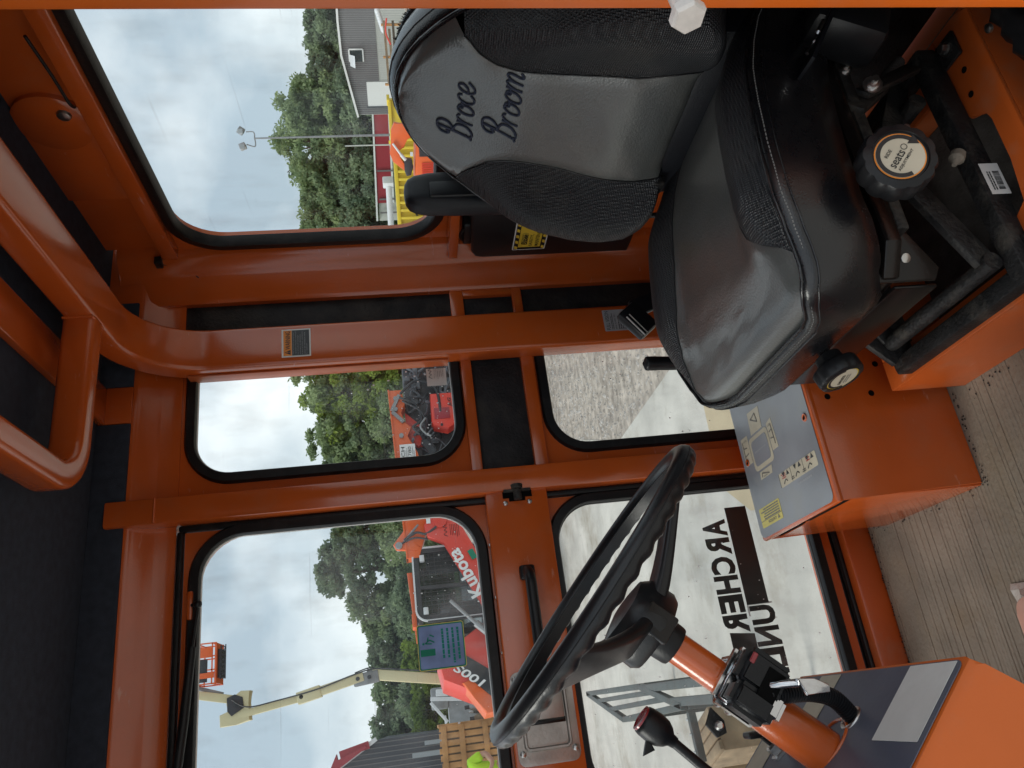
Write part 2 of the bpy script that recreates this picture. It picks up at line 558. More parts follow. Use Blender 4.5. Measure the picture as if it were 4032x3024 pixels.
def rrect(x0, x1, y0, y1, r, n=8):
    """rounded rectangle, counter-clockwise; returns points and the corner each belongs to"""
    pts, cor = [], []
    for ci, (cx, cy, a0) in enumerate(((x1 - r, y1 - r, 0), (x0 + r, y1 - r, 90), (x0 + r, y0 + r, 180), (x1 - r, y0 + r, 270))):
        for k in range(n + 1):
            a = radians(a0 + 90 * k / n)
            pts.append((cx + r * cos(a), cy + r * sin(a)))
            cor.append(ci)
    return pts, cor


def frame_panel(mb, ax0, ax1, ay0, ay1, hx0, hx1, hy0, hy1, r, P, d):
    """a sheet (ax,ay) with a rounded opening (h); P maps 2D to 3D, d is the thickness vector"""
    pts, cor = rrect(hx0, hx1, hy0, hy1, r)
    oc = [(ax1, ay1), (ax0, ay1), (ax0, ay0), (ax1, ay0)]
    d = Vector(d)
    vi = [mb.bm.verts.new(P(*p)) for p in pts]
    vo = [mb.bm.verts.new(P(*p)) for p in oc]
    wi = [mb.bm.verts.new(P(*p) + d) for p in pts]
    wo = [mb.bm.verts.new(P(*p) + d) for p in oc]
    n = len(pts)
    for i in range(n):
        j = (i + 1) % n
        a, b = cor[i], cor[j]
        if a == b:
            mb.bm.faces.new((vo[a], vi[i], vi[j]))
            mb.bm.faces.new((wo[a], wi[j], wi[i]))
        else:
            mb.bm.faces.new((vo[a], vi[i], vi[j], vo[b]))
            mb.bm.faces.new((wo[b], wi[j], wi[i], wo[a]))
        mb.bm.faces.new((vi[i], vi[j], wi[j], wi[i]))
    for i in range(4):
        j = (i + 1) % 4
        mb.bm.faces.new((vo[i], vo[j], wo[j], wo[i]))


# ------------------------------------------------------------------ scene-graph helpers
def thing(name, label, cat, loc=(0, 0, 0), rotz=0.0, group=None, local=False):
    o = bpy.data.objects.new(name, None)
    C.objects.link(o)
    o.empty_display_size = 0.1
    o.location = loc
    o.rotation_euler = (0, 0, rotz)
    o['label'] = label
    o['category'] = cat
    if group:
        o['group'] = group
    LOCAL[o.name] = local
    return o


LOCAL = {}


def obj(name, mb, material, parent=None, label=None, smooth=35, mesh=None):
    me = mesh if mesh is not None else mb.mesh(name, smooth)
    if material and len(me.materials) == 0:
        me.materials.append(MATS[material])
    o = bpy.data.objects.new(name, me)
    C.objects.link(o)
    if parent is not None:
        o.parent = parent
        if parent.type == 'EMPTY' and not LOCAL.get(parent.name):
            o.location = -Vector(parent.location)      # parts are modelled in place
    if label:
        o['label'] = label
    return o


def tag(o, label, cat, group=None, kind=None):
    o['label'] = label
    o['category'] = cat
    if group:
        o['group'] = group
    if kind:
        o['kind'] = kind
    return o


def struct(name, mb, material, label=None):
    o = obj(name, mb, material)
    o['kind'] = 'structure'
    if label:
        o['label'] = label
    return o


_fonts = {}


def text(name, s, o, ax, ay, w, h, material, parent, lift=0.0008, mirror=False, shear=0.0, bold=0.0, align_up=None):
    """flat lettering: origin o (lower left), reading along ax, up ay, fitted to w x h"""
    key = (s, shear, bold)
    if key not in _fonts:
        cu = bpy.data.curves.new('lettering', 'FONT')
        cu.body = s
        cu.resolution_u = 3
        cu.shear = shear
        cu.offset = bold
        t = bpy.data.objects.new('lettering', cu)
        C.objects.link(t)
        dg = bpy.context.evaluated_depsgraph_get()
        me = bpy.data.meshes.new_from_object(t.evaluated_get(dg))
        co = np.array([v.co[:2] for v in me.vertices])
        pol = [tuple(p.vertices) for p in me.polygons]
        bpy.data.objects.remove(t)
        bpy.data.curves.remove(cu)
        bpy.data.meshes.remove(me)
        mn, mx = co.min(0), co.max(0)
        _fonts[key] = ((co - mn) / (mx - mn), pol)
    co, pol = _fonts[key]
    ax, ay, o = Vector(ax).normalized(), Vector(ay).normalized(), Vector(o)
    nrm = ax.cross(ay)
    if mirror:
        nrm = -nrm
    me = bpy.data.meshes.new(name)
    me.from_pydata([o + ax * (c[0] * w) + ay * (c[1] * h) + nrm * lift for c in co], [], pol)
    me.update()
    return obj(name, None, material, parent, mesh=me)


def card(mb, o, ax, ay, w, h, lift=0.0006, thick=0.0005, r=0.0):
    """thin sticker sheet standing proud of a surface by lift"""
    ax, ay, o = Vector(ax).normalized(), Vector(ay).normalized(), Vector(o)
    n = ax.cross(ay)
    pts = rrect(0, w, 0, h, r, 4)[0] if r > 0 else [(0, 0), (w, 0), (w, h), (0, h)]
    mb.prism(pts, o + n * lift, ax, ay, n * thick)
    return mb


def lines(mb, o, ax, ay, w, h, n, lift, fill=0.45, seedv=1):
    """n rows of small printed marks"""
    rr = random.Random(seedv)
    ax, ay, o = Vector(ax).normalized(), Vector(ay).normalized(), Vector(o)
    nn = ax.cross(ay)
    ph = h / n
    for i in range(n):
        x = 0
        end = w * rr.uniform(0.75, 1.0)
        while x < end:
            l = min(rr.uniform(0.06, 0.16) * w, end - x)
            p = o + ax * x + ay * (h - (i + 0.5 + fill / 2) * ph) + nn * lift
            mb.add([p, p + ax * l * 0.86, p + ax * l * 0.86 + ay * ph * fill, p + ay * ph * fill], [(0, 1, 2, 3)])
            x += l
    return mb


def cr(pts, n=8, loop=False):
    """Catmull-Rom through points"""
    P = [Vector(p) for p in pts]
    out = []
    m = len(P)
    for i in range(m if loop else m - 1):
        if loop:
            a, b, c, d = P[i - 1], P[i], P[(i + 1) % m], P[(i + 2) % m]
        else:
            a, b, c, d = P[max(i - 1, 0)], P[i], P[i + 1], P[min(i + 2, m - 1)]
        for k in range(n):
            t = k / n
            out.append(0.5 * ((2 * b) + (c - a) * t + (2 * a - 5 * b + 4 * c - d) * t * t + (3 * b - a - 3 * c + d) * t ** 3))
    if not loop:
        out.append(P[-1])
    return out


def lerp(tab, x):
    xs = [t[0] for t in tab]
    return float(np.interp(x, xs, [t[1] for t in tab]))


def sstep(a, b, x):
    t = min(1, max(0, (x - a) / (b - a)))
    return t * t * (3 - 2 * t)


X_, Y_, Z_ = Vector((1, 0, 0)), Vector((0, 1, 0)), Vector((0, 0, 1))
GR = -GZ

# ================================================================== THE YARD
FL = -0.915                 # cab floor
mb = MB()
mb.add([(-600, -600, GR), (600, -600, GR), (600, 600, GR), (-600, 600, GR)], [(0, 1, 2, 3)])
struct('ground', mb, 'gravel')
mb = MB()
mb.add([(-40, -12, GR + .004), (2.28, -12, GR + .004), (2.28, 4, GR + .004), (2.3, 7, GR + .004), (3.2, 9.5, GR + .004), (4.2, 14, GR + .004), (4.2, 34, GR + .004), (-40, 34, GR + .004)],
       [(0, 1, 2, 3, 4, 5, 6, 7)])
struct('concrete_pad', mb, 'concrete')
mb = MB()
mb.add([(0.75, 1.0, GR + .008), (2.2, 1.0, GR + .008), (2.25, 4.2, GR + .008), (2.1, 4.82, GR + .008), (1.2, 4.85, GR + .008), (.95, 4.5, GR + .008), (.8, 3.6, GR + .008)], [(0, 1, 2, 3, 4, 5, 6)])
struct('sand_patch', mb, 'sand_slab')
mb = MB()
mb.add([(-60, 36, GR + .004), (34, 36, GR + .004), (50, 60, GR + .004), (50, 120, GR + .004), (-60, 120, GR + .004)], [(0, 1, 2, 3, 4)])
struct('lawn', mb, 'grass')

# loose stones on the dirt beside the pad: uncountable
mb = MB()
rr = random.Random(3)
for i in range(8000):
    x, y = 2.32 + abs(rr.gauss(0, 2.4)), rr.uniform(4.2, 15)
    s = rr.uniform(.005, .02) * (1.0 + .05 * y)
    vs = []
    for k in range(5):
        a = 2 * pi * k / 5 + rr.uniform(-.4, .4)
        vs.append((x + s * cos(a) * rr.uniform(.7, 1.2), y + s * sin(a) * rr.uniform(.7, 1.2), GR))
    vs.append((x + rr.uniform(-.3, .3) * s, y, GR + s * rr.uniform(.4, .9)))
    mb.add(vs, [(0, 1, 5), (1, 2, 5), (2, 3, 5), (3, 4, 5), (4, 0, 5)])
o = obj('loose_stones', mb, 'pebble')
o['kind'] = 'stuff'
o['label'] = 'grey brown loose stones on the dirt beside the concrete'
o['category'] = 'stones'

# ================================================================== THE CAB
cab = thing('sweeper_cab', 'orange painted steel sweeper cab with black headliner, rounded windows and a ribbed floor', 'vehicle cab', (0.2, 0.95, GR))

# floor plate and ribbed mat
mb = MB()
mb.box((-.70, .40, FL - .035), (1.03, 1.56, FL - .012))
obj('floor_plate', mb, 'orange_dusty', cab)
mb = MB()
prof = []
y = .43
k = 0
while y < 1.462:
    dz = random.uniform(.0004, .0016)
    prof += [(y, FL - dz * .15), (y + .0048, FL), (y + .0058, FL - dz), (y + .0068, FL - dz)]
    y += .0078 + random.uniform(-.0006, .0010)
    k += 1
mb.rings([[(x, p[0], p[1]) for p in prof] for x in (-.66, -.3, 0, .3, .6, .93)], closed=False)
obj('floor_mat', mb, 'mat_rubber', cab, smooth=25)
# crumbs of dirt caught along the mat's edge
mb = MB()
rr = random.Random(5)
for i in range(0, 900, 3):
    if i < 450:
        x, y, z = rr.uniform(-.3, .42), 1.462 - abs(rr.gauss(0, .006)), FL + .001
    elif i < 650:
        x, y, z = .245 - abs(rr.gauss(0, .007)), rr.uniform(1.10, 1.46), FL + .001
    elif i < 780:
        x, y, z = rr.uniform(.23, .40), 1.108 - abs(rr.gauss(0, .006)), FL + .001
    else:
        x, y, z = .388 - abs(rr.gauss(0, .008)), rr.uniform(.75, 1.08), FL + .001
    s = rr.uniform(.0006, .0018)
    mb.add([(x - s, y - s, z), (x + s, y - s * .8, z), (x + s * .7, y + s, z), (x - s, y + s * .6, z), (x, y, z + s)], [(0, 1, 4), (1, 2, 4), (2, 3, 4), (3, 0, 4)])
o = obj('dirt_crumbs', mb, 'black_steel', cab)
o['kind'] = 'stuff'

# far sill under the door
mb = MB()
mb.box((-.66, 1.466, FL - .03), (.392, 1.56, -.862), .006)
obj('door_sill', mb, 'orange_dusty', cab)
mb = MB()
mb.box((-.5, 1.487, -.862), (.392, 1.500, -.853), .003)
mb.box((-.5, 1.506, -.862), (.392, 1.518, -.850), .003)
obj('sill_seal', mb, 'rubber', cab)

# ---- the far door (> panes, seals, handle, latch, hinge, stickers)
DX0, DX1 = -.25, .383
PY = lambda yy: (lambda x, z: Vector((x, yy, z)))
mb = MB()
frame_panel(mb, DX0, DX1, -.158, .420, -.17, .374, -.130, .394, .085, PY(1.500), (0, .028, 0))
frame_panel(mb, DX0, DX1, -.848, -.262, -.17, .370, -.812, -.283, .085, PY(1.500), (0, .028, 0))
mb.box((DX0, 1.468, -.2735), (.407, 1.506, -.150), .004)
door = obj('door', mb, 'orange_paint', cab, smooth=30)
for (x0, x1, z0, z1) in ((-.17, .374, -.130, .394), (-.17, .370, -.812, -.283)):
    mb = MB()
    path = [Vector((p[0], 1.500, p[1])) for p in rrect(x0 - .006, x1 + .006, z0 - .006, z1 + .006, .088, 10)[0]]
    mb.sweep([(-.011, -.007), (-.009, -.011), (.007, -.010), (.011, -.004), (.011, .012), (-.011, .012)], path, (0, 1, 0), loop=True)
    obj('window_seal', mb, 'rubber', door, smooth=50)
    mb = MB()
    pts = rrect(x0 + .001, x1 - .001, z0 + .001, z1 - .001, .083, 10)[0]
    mb.prism(pts, (0, 1.508, 0), X_, Z_, (0, .005, 0))
    obj('window_glass', mb, 'glass_wet', door)
# bright inner lip of the panes
for (x0, x1, z0, z1) in ((-.17, .374, -.130, .394), (-.17, .370, -.812, -.283)):
    mb = MB()
    path = [Vector((p[0], 1.503, p[1])) for p in rrect(x0 + .0035, x1 - .0035, z0 + .0035, z1 - .0035, .081, 10)[0]]
    mb.sweep([(-.0025, -.001), (.0018, -.001), (.0018, .004), (-.0025, .004)], path, (0, 1, 0), loop=True)
    obj('glazing_bead', mb, 'decal_white' if z1 > 0 else 'rubber_dust', door, smooth=50)

# grab handle on the door's middle rail
mb = MB()
mb.box((.222, 1.452, -.2265), (.249, 1.470, -.1975), .005)
mb.box((.020, 1.452, -.2265), (.047, 1.470, -.1975), .005)
mb.tube(cr([(.238, 1.455, -.212), (.222, 1.432, -.212), (.19, 1.428, -.212), (.08, 1.428, -.212), (.045, 1.432, -.212), (.032, 1.455, -.212)], 6), .0105, 10)
h = obj('grab_handle', mb, 'black_plastic', door, smooth=50)
mb = MB()
mb.cyl((.237, 1.4535, -.211), (.237, 1.4485, -.211), .006, .005, 14)
obj('handle_screw', mb, 'zinc', door)
# hinge / roller at the rail's end
mb = MB()
mb.box((.383, 1.4665, -.242), (.4075, 1.4685, -.184))
mb.box((.376, 1.4663, -.228), (.390, 1.4684, -.196))
obj('roller_slot', mb, 'hole_black', door)
mb = MB()
mb.cyl((.399, 1.462, -.213), (.377, 1.462, -.213), .0085, .0085, 16, .002)
mb.cyl((.408, 1.462, -.213), (.399, 1.462, -.213), .0125, .0115, 16, .002)
mb.box((.3935, 1.458, -.240), (.3985, 1.467, -.186), .001)
obj('roller', mb, 'black_steel', door, smooth=40)
for z in (-.188, -.236):
    mb = MB()
    mb.lathe([(.0048, 0), (.0046, .0015), (.003, .0028), (.0012, .0030)], (.373, 1.4678, z), (0, -1, 0), 14)
    mb.box((.3700, 1.4646, z - .0005), (.376, 1.4652, z + .0005))
    mb.box((.3725, 1.4646, z - .003), (.3735, 1.4652, z + .003))
    obj('rail_screw', mb, 'zinc', door)
for x in (.30, .20, .10, 0.0, -.1):
    mb = MB()
    mb.lathe([(.003, 0), (.0028, .0012), (.0015, .0022)], (x, 1.489, -.1502), (0, 0, 1), 10)
    obj('rivet', mb, 'zinc', door)
# paddle latch plate
mb = MB()
pts = rrect(-.092, .062, -.266, -.156, .014, 5)[0]
rec = rrect(-.066, .052, -.250, -.172, .008, 4)[0]
mb.prism(pts, (0, 1.4676, 0), X_, Z_, (0, -.0030, 0), .0008)
mb.sweep([(-.003, 0), (-.001, -.0035), (.002, -.0035), (.004, 0)], [Vector((p[0], 1.4646, p[1])) for p in rec], (0, 1, 0), loop=True)
lp = obj('latch_plate', mb, 'plate_steel', door, smooth=40)
mb = MB()
mb.prism(rrect(-.060, -.020, -.246, -.176, .006, 4)[0], (0, 1.4640, 0), X_, Z_, (0, .0006, 0))
mb.box((-.0205, 1.455, -.2445), (.048, 1.4635, -.1775), .003)
obj('latch_paddle', mb, 'plate_steel', door, smooth=40)
mb = MB()
mb.box((-.028, 1.4605, -.246), (-.0195, 1.4637, -.176), .001)
obj('latch_slot', mb, 'dark_steel', door)
for x, z in ((-.0715, -.1645), (-.0715, -.2575), (.05, -.1645), (.05, -.2575)):
    mb = MB()
    mb.lathe([(.0058, 0), (.0052, .0022), (.003, .0036), (.001, .0040)], (x, 1.4650, z), (0, -1, 0), 14)
    obj('latch_rivet', mb, 'zinc', door)
# stay bar along the top of the pane
mb = MB()
mb.tube([(.172, 1.474, .3935), (.05, 1.470, .402), (-.12, 1.462, .418)], [.0075, .0085, .0085], 12)
mb.tube([(.245, 1.482, .388), (.172, 1.474, .3935)], .0035, 10)
obj('stay_strut', mb, 'black_plastic', door, smooth=50)
mb = MB()
mb.box((.221, 1.484, .399), (.272, 1.497, .4085), .003)
br = obj('stay_bracket', mb, 'orange_paint', door)
mb = MB()
mb.sphere((.246, 1.480, .388), .0075)
mb.cyl((.246, 1.485, .400), (.246, 1.481, .390), .003)
obj('stay_ball', mb, 'black_plastic', door)

# security sticker on the upper pane (seen from the back)
mb = MB()
card(mb, (.167, 1.5065, .002), (-1, 0, -.002), (0, 0, -1), .081, .087, .0004, .0003, .004)
st = obj('window_sticker', mb, 'sticker_film', door)
st['label'] = 'square blue sticker with green print on the upper door pane'
mb = MB()
path = [Vector((.167 - p[0], 1.5052, .002 - p[1])) for p in rrect(.0018, .0792, .0018, .0852, .004, 4)[0]]
mb.sweep([(-.0012, -.0004), (.0012, -.0004), (.0012, .0002), (-.0012, .0002)], path, (0, 1, 0), loop=True)
card(mb, (.123, 1.5048, -.0295), (-1, 0, 0), (0, 0, 1), .012, .027, .0003, .0003)
lines(mb, (.157, 1.5048, -.078), (-1, 0, 0), (0, 0, 1), .066, .038, 4, .0004, .42, 4)
mb.sphere((.133, 1.5052, -.0085), .0022, (1, .1, 1), 10, 6)
for a, b in (((.133, -.012), (.139, -.020)), ((.139, -.020), (.134, -.029)), ((.136, -.016), (.144, -.018)), ((.133, -.013), (.132, -.024)), ((.148, -.021), (.144, -.029))):
    mb.bar((a[0], 1.5052, a[1]), (b[0], 1.5052, b[1]), .0022, .0006, (0, 1, 0))
obj('sticker_print', mb, 'print_green', door)
mb = MB()
path = [Vector((.167 - p[0], 1.5050, .002 - p[1])) for p in rrect(.0004, .0806, .0004, .0866, .004, 4)[0]]
mb.sweep([(-.0006, -.0004), (.0006, -.0004), (.0006, .0002), (-.0006, .0002)], path, (0, 1, 0), loop=True)
obj('sticker_edge', mb, 'decal_pale_yellow', door)
# etched glass stamp
mb = MB()
mb.tube(cr([(.352, 1.5064, -.070), (.348, 1.5064, -.064), (.346, 1.5064, -.071), (.341, 1.5064, -.066), (.338, 1.5064, -.071), (.333, 1.5064, -.065), (.329, 1.5064, -.072)], 5), .0007, 5)
lines(mb, (.352, 1.5068, -.096), (-1, 0, 0), (0, 0, 1), .026, .020, 6, .0002, .35, 8)
obj('stamp_print', mb, 'vinyl_black', door)
# company lettering stuck outside the lower pane: reads backwards from in here
VY = 1.5145
ARCH = 'ARCHER'
AW = .228
for i, ch in enumerate(ARCH):
    # mirrored: first letter at the picture's right, reading towards -X as seen through the pane from inside
    x = .3085 - i * (AW / 6)
    text('sticker_letter', ch, (x, VY, -.6425), (-1, 0, 0), (0, 0, 1), .0352, .0510, 'vinyl_black', door, mirror=True, bold=.045, lift=.0003)
for i, ch in enumerate('UNLI'):
    x = .131 - i * .0405 + (.0 if i < 3 else .002)
    text('sticker_letter', ch, (x, VY, -.7015), (-1, 0, 0), (0, 0, 1), .0365 if ch != 'I' else .010, .0510, 'vinyl_black', door, mirror=True, bold=.045, lift=.0003)
mb = MB()
mb.box((.134, VY, -.694), (.331, VY + .0006, -.648))
obj('sticker_bar', mb, 'vinyl_black', door)
mb = MB()
mb.prism([(.086, -.600), (.080, -.650), (.006, -.650), (.004, -.600)], (0, VY + .0006, 0), X_, Z_, (0, .0004, 0))
obj('sticker_bar', mb, 'vinyl_black', door)
mb = MB()
for a, b in (((.1345, -.7005), (.1345, -.649)), ((.1345, -.649), (.112, -.649))):
    mb.bar((a[0], VY + .0012, a[1]), (b[0], VY + .0012, b[1]), .0035, .0004, (0, 1, 0))
obj('sticker_outline', mb, 'vinyl_white', door)

# ---- fixed frame on the far side
mb = MB()
mb.box((.396, 1.460, FL - .02), (.446, 1.535, .556), .005)
obj('door_post', mb, 'orange_paint', cab)
mb = MB()
mb.box((.3845, 1.490, -.86), (.3955, 1.520, .43), .003)
mb.box((-.5, 1.490, .4215), (.3845, 1.520, .4325), .003)
obj('door_gasket', mb, 'rubber', cab)
# roof side rail: a folded section running front to back
mb = MB()
sec = [(1.540, .4355), (1.497, .4355), (1.497, .4720), (1.494, .4750), (1.483, .5060), (1.479, .5125), (1.476, .5200), (1.476, .640), (1.540, .640)]
mb.prism(sec, (-.70, 0, 0), Y_, Z_, (1.72, 0, 0), .003)
obj('roof_rail', mb, 'orange_paint', cab, smooth=40)
mb = MB()
frame_panel(mb, .446, .80, -.132, .510, .490, .770, -.113, .412, .075, PY(1.502), (0, .025, 0))
frame_panel(mb, .446, .80, FL, -.288, .490, .770, -.790, -.311, .075, PY(1.502), (0, .025, 0))
mb.box((.446, 1.488, -.1545), (.80, 1.520, -.131), .003)
mb.box((.446, 1.488, -.290), (.80, 1.520, -.262), .003)
sw = obj('side_window_frame', mb, 'orange_paint', cab, smooth=30)
for (x0, x1, z0, z1) in ((.490, .770, -.113, .412), (.490, .770, -.790, -.311)):
    mb = MB()
    path = [Vector((p[0], 1.502, p[1])) for p in rrect(x0 - .006, x1 + .006, z0 - .006, z1 + .006, .08, 10)[0]]
    mb.sweep([(-.011, -.007), (-.009, -.011), (.007, -.010), (.011, -.004), (.011, .012), (-.011, .012)], path, (0, 1, 0), loop=True)
    obj('window_seal', mb, 'rubber', sw, smooth=50)
    mb = MB()
    mb.prism(rrect(x0 + .001, x1 - .001, z0 + .001, z1 - .001, .073, 10)[0], (0, 1.508, 0), X_, Z_, (0, .005, 0))
    obj('window_glass', mb, 'glass_wet', sw)
mb = MB()
path = [Vector((p[0], 1.504, p[1])) for p in rrect(.4935, .7665, -.1095, .4085, .071, 10)[0]]
mb.sweep([(-.0025, -.001), (.0018, -.001), (.0018, .004), (-.0025, .004)], path, (0, 1, 0), loop=True)
obj('glazing_bead', mb, 'decal_white', sw, smooth=50)
mb = MB()
card(mb, (.652, 1.5075, -.100), X_, Z_, .04, .042, .0004, .0003)
obj('glass_label', mb, 'decal_white', sw)
mb = MB()
mb.tube(cr([(.692, 1.5064, -.068), (.688, 1.5064, -.062), (.686, 1.5064, -.069), (.681, 1.5064, -.064), (.678, 1.5064, -.069), (.673, 1.5064, -.063), (.669, 1.5064, -.070)], 5), .0007, 5)
lines(mb, (.692, 1.5066, -.095), (-1, 0, 0), (0, 0, 1), .026, .022, 6, .0002, .35, 9)
obj('stamp_print', mb, 'print_grey', sw)
mb = MB()
mb.box((.447, 1.504, -.263), (.80, 1.515, -.1535), .001)
obj('trim_panel', mb, 'black_panel', cab, label='black textured panel between the two side windows')
# narrow panels behind the pillar
for x0, x1, z0, z1 in ((.79, .874, -.1245, .53), (.79, .860, -.2635, -.1525), (.79, .874, -.80, -.2835)):
    mb = MB()
    mb.box((x0, 1.503, z0), (x1, 1.515, z1), .001)
    obj('trim_panel', mb, 'black_panel', cab)
mb = MB()
mb.box((.79, 1.490, -.1535), (.873, 1.520, -.1235), .003)
mb.box((.79, 1.490, -.2850), (.873, 1.520, -.2625), .003)
mb.box((.856, 1.491, -.2640), (.873, 1.520, -.1530), .002)
obj('panel_rail', mb, 'orange_paint', cab)
# rear corner post
mb = MB()
mb.prism([(.872, 1.53), (.872, 1.489), (.880, 1.484), (.930, 1.474), (.940, 1.466), (.958, 1.448), (.968, 1.440), (1.01, 1.436), (1.01, 1.53)], (0, 0, FL - .02), X_, Y_, (0, 0, 1.50), .002)
obj('corner_post', mb, 'orange_paint', cab, smooth=40)

# ---- roll hoop: pillar and cross beam in one bent tube, and the loop welded to it
def rsec(w, h, r, n=3):
    return [(p[0], p[1]) for p in rrect(-w / 2, w / 2, -h / 2, h / 2, r, n)[0]]


mb = MB()
R = .155
cyc, czc = 1.472 - R, .526 - R
path = [Vector((.7425, 1.472, FL)), Vector((.7425, 1.472, 0))] + [Vector((.7425, cyc + R * cos(a), czc + R * sin(a))) for a in [radians(90 * k / 14) for k in range(15)]] + [Vector((.7425, .8, .526)), Vector((.7425, .40, .526))]
mb.sweep(rsec(.052, .091, .009), path, (1, 0, 0))
hoop = obj('roll_hoop', mb, 'orange_paint', cab, smooth=50)
mb = MB()
R = .075
path = [Vector((.70, 1.232, .527)), Vector((.55, 1.232, .527))]
path += [Vector((.4805 - R * sin(a), 1.232 - R + R * cos(a), .527)) for a in [radians(90 * k / 12) for k in range(13)]] + [Vector((.4055, .8, .527)), Vector((.4055, .40, .527))]
mb.sweep(rsec(.045, .052, .010), path, (0, 0, 1))
obj('roof_loop', mb, 'orange_paint', cab, smooth=50)
def bead(p, q, r=.0028, n_=18):
    p, q = Vector(p), Vector(q)
    mb = MB()
    m_ = n_ * 3
    mb.tube([p.lerp(q, i / m_) for i in range(m_ + 1)], [r * (.72 + .28 * abs(sin(pi * i / 3 + .5))) for i in range(m_ + 1)], 8)
    return mb


obj('weld_bead', bead((.6965, 1.2075, .5035), (.6965, 1.2565, .5035)), 'orange_paint', hoop, smooth=60)
obj('weld_bead', bead((.6965, 1.2085, .503), (.6965, 1.2085, .551)), 'orange_paint', hoop, smooth=60)
obj('weld_bead', bead((.398, 1.4605, .4665), (.445, 1.4605, .4665)), 'orange_paint', hoop, smooth=60)
obj('weld_bead', bead((.447, 1.4885, -.152), (.447, 1.4885, -.133), .002, 10), 'orange_paint', hoop, smooth=60)
obj('weld_bead', bead((.447, 1.4885, -.288), (.447, 1.4885, -.264), .002, 10), 'orange_paint', hoop, smooth=60)
obj('weld_bead', bead((.872, 1.4905, -.152), (.872, 1.4905, -.126), .0025, 10), 'orange_paint', hoop, smooth=60)
obj('weld_bead', bead((.958, 1.4395, .443), (.958, 1.4395, .470), .003, 10), 'orange_paint', hoop, smooth=60)
# clear strip along the pillar's window edge
mb = MB()
mb.box((.6925, 1.468, -.105), (.6968, 1.4995, .42), .001)
obj('edge_strip', mb, 'orange_dusty', cab)
# decals on the pillar
mb = MB()
card(mb, (.7115, 1.4458, .1735), X_, Z_, .0635, .0580, .0003, .0004)
wd = obj('warning_label', mb, 'decal_white', hoop, label='white bordered warning label on the pillar')
mb = MB()
card(mb, (.7145, 1.4451, .1765), X_, Z_, .0575, .0345, .0003, .0002)
obj('label_field', mb, 'decal_dark', hoop)
mb = MB()
card(mb, (.7145, 1.4451, .2115), X_, Z_, .0575, .0165, .0003, .0002)
obj('label_header', mb, 'decal_orange', hoop)
text('label_text', 'WARNING', (.7285, 1.4446, .2145), X_, Z_, .0415, .0095, 'decal_black', hoop, .0003, bold=.015)
mb = MB()
mb.prism([(.7165, .2140), (.7275, .2140), (.7220, .2262)], (0, 1.4445, 0), X_, Z_, (0, .0002, 0))
mb2 = MB()
obj('warning_triangle', mb, 'decal_black', hoop)
mb2.box((.7214, 1.4441, .2185), (.7226, 1.4443, .2228))
mb2.box((.7214, 1.4441, .2158), (.7226, 1.4443, .2172))
obj('triangle_mark', mb2, 'decal_orange', hoop)
for i, s in enumerate(('This structures protective', 'capability may be impaired', 'by structural damage', 'overturn, or alteration.', 'If any of these conditions', 'occur the structure must', 'be replaced.')):
    text('label_text', s, (.7165, 1.4446, .2065 - i * .0044), X_, Z_, (.05, .052, .044, .046, .053, .05, .024)[i], .0026, 'decal_silver', hoop, .0003)
mb = MB()
card(mb, (.7235, 1.4458, -.5095), X_, Z_, .0515, .0620, .0003, .0004, .002)
obj('maker_label', mb, 'decal_silver', hoop, label='silver maker plate low on the pillar')
text('label_text', 'FULL VISION', (.7262, 1.4451, -.4605), X_, Z_, .046, .0085, 'decal_black', hoop, .0003)
text('label_text', 'SERIAL NUMBER  0731', (.7268, 1.4451, -.4750), X_, Z_, .036, .0034, 'decal_black', hoop, .0003)
mb = MB()
lines(mb, (.7268, 1.4451, -.4690), X_, Z_, .043, .0060, 2, .0003, .45, 31)
lines(mb, (.7268, 1.4451, -.5050), X_, Z_, .043, .0270, 6, .0003, .45, 32)
obj('label_print', mb, 'decal_black', hoop)

# ---- roof
mb = MB()
mb.box((-.70, .36, .585), (1.03, 1.4755, .600))
obj('headliner', mb, 'headliner', cab)
for x0, x1 in ((-.66, .603), (.682, .872)):
    mb = MB()
    mb.box((x0, 1.4690, .5225), (x1, 1.4755, .5845), .001)
    obj('side_liner', mb, 'headliner', cab)
mb = MB()
mb.box((.604, .40, .570), (.681, 1.4755, .5845), .003)
mb.box((.604, 1.4685, .5215), (.681, 1.4755, .571), .002)
obj('roof_bow', mb, 'orange_paint', cab)
mb = MB()
mb.box((-.74, .32, .640), (1.07, 1.60, .690), .02)
obj('roof_shell', mb, 'orange_paint', cab)

# ---- rear wall
PX = lambda xx: (lambda y, z: Vector((xx, y, z)))
mb = MB()
frame_panel(mb, .44, 1.50, -.130, .440, .530, 1.4215, -.1025, .4255, .090, PX(.980), (.025, 0, 0))
mb.box((.955, .44, .440), (1.005, 1.44, .4715), .003)
mb.box((.985, .44, .4715), (1.03, 1.44, .60))
mb.box((.980, .44, FL), (1.005, 1.50, -.131))
mb.box((.930, .44, -.147), (.985, 1.452, -.1265), .003)
rw = obj('rear_wall', mb, 'orange_paint', cab, smooth=30)
mb = MB()
path = [Vector((.980, p[0], p[1])) for p in rrect(.524, 1.4275, -.1085, .4315, .094, 10)[0]]
mb.sweep([(-.012, -.012), (.011, -.006), (.011, .008), (.007, .012), (-.009, .013), (-.012, .008)], path, (-1, 0, 0), loop=True)
obj('window_seal', mb, 'rubber', rw, smooth=50)
mb = MB()
mb.prism(rrect(.531, 1.4205, -.1015, .4245, .088, 10)[0], (.990, 0, 0), Y_, Z_, (.005, 0, 0))
obj('window_glass', mb, 'glass', rw)
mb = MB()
mb.box((.966, .50, FL), (.9795, 1.24, -.165), .002)  # added black sheet: its colour stands in for shade on the lower wall
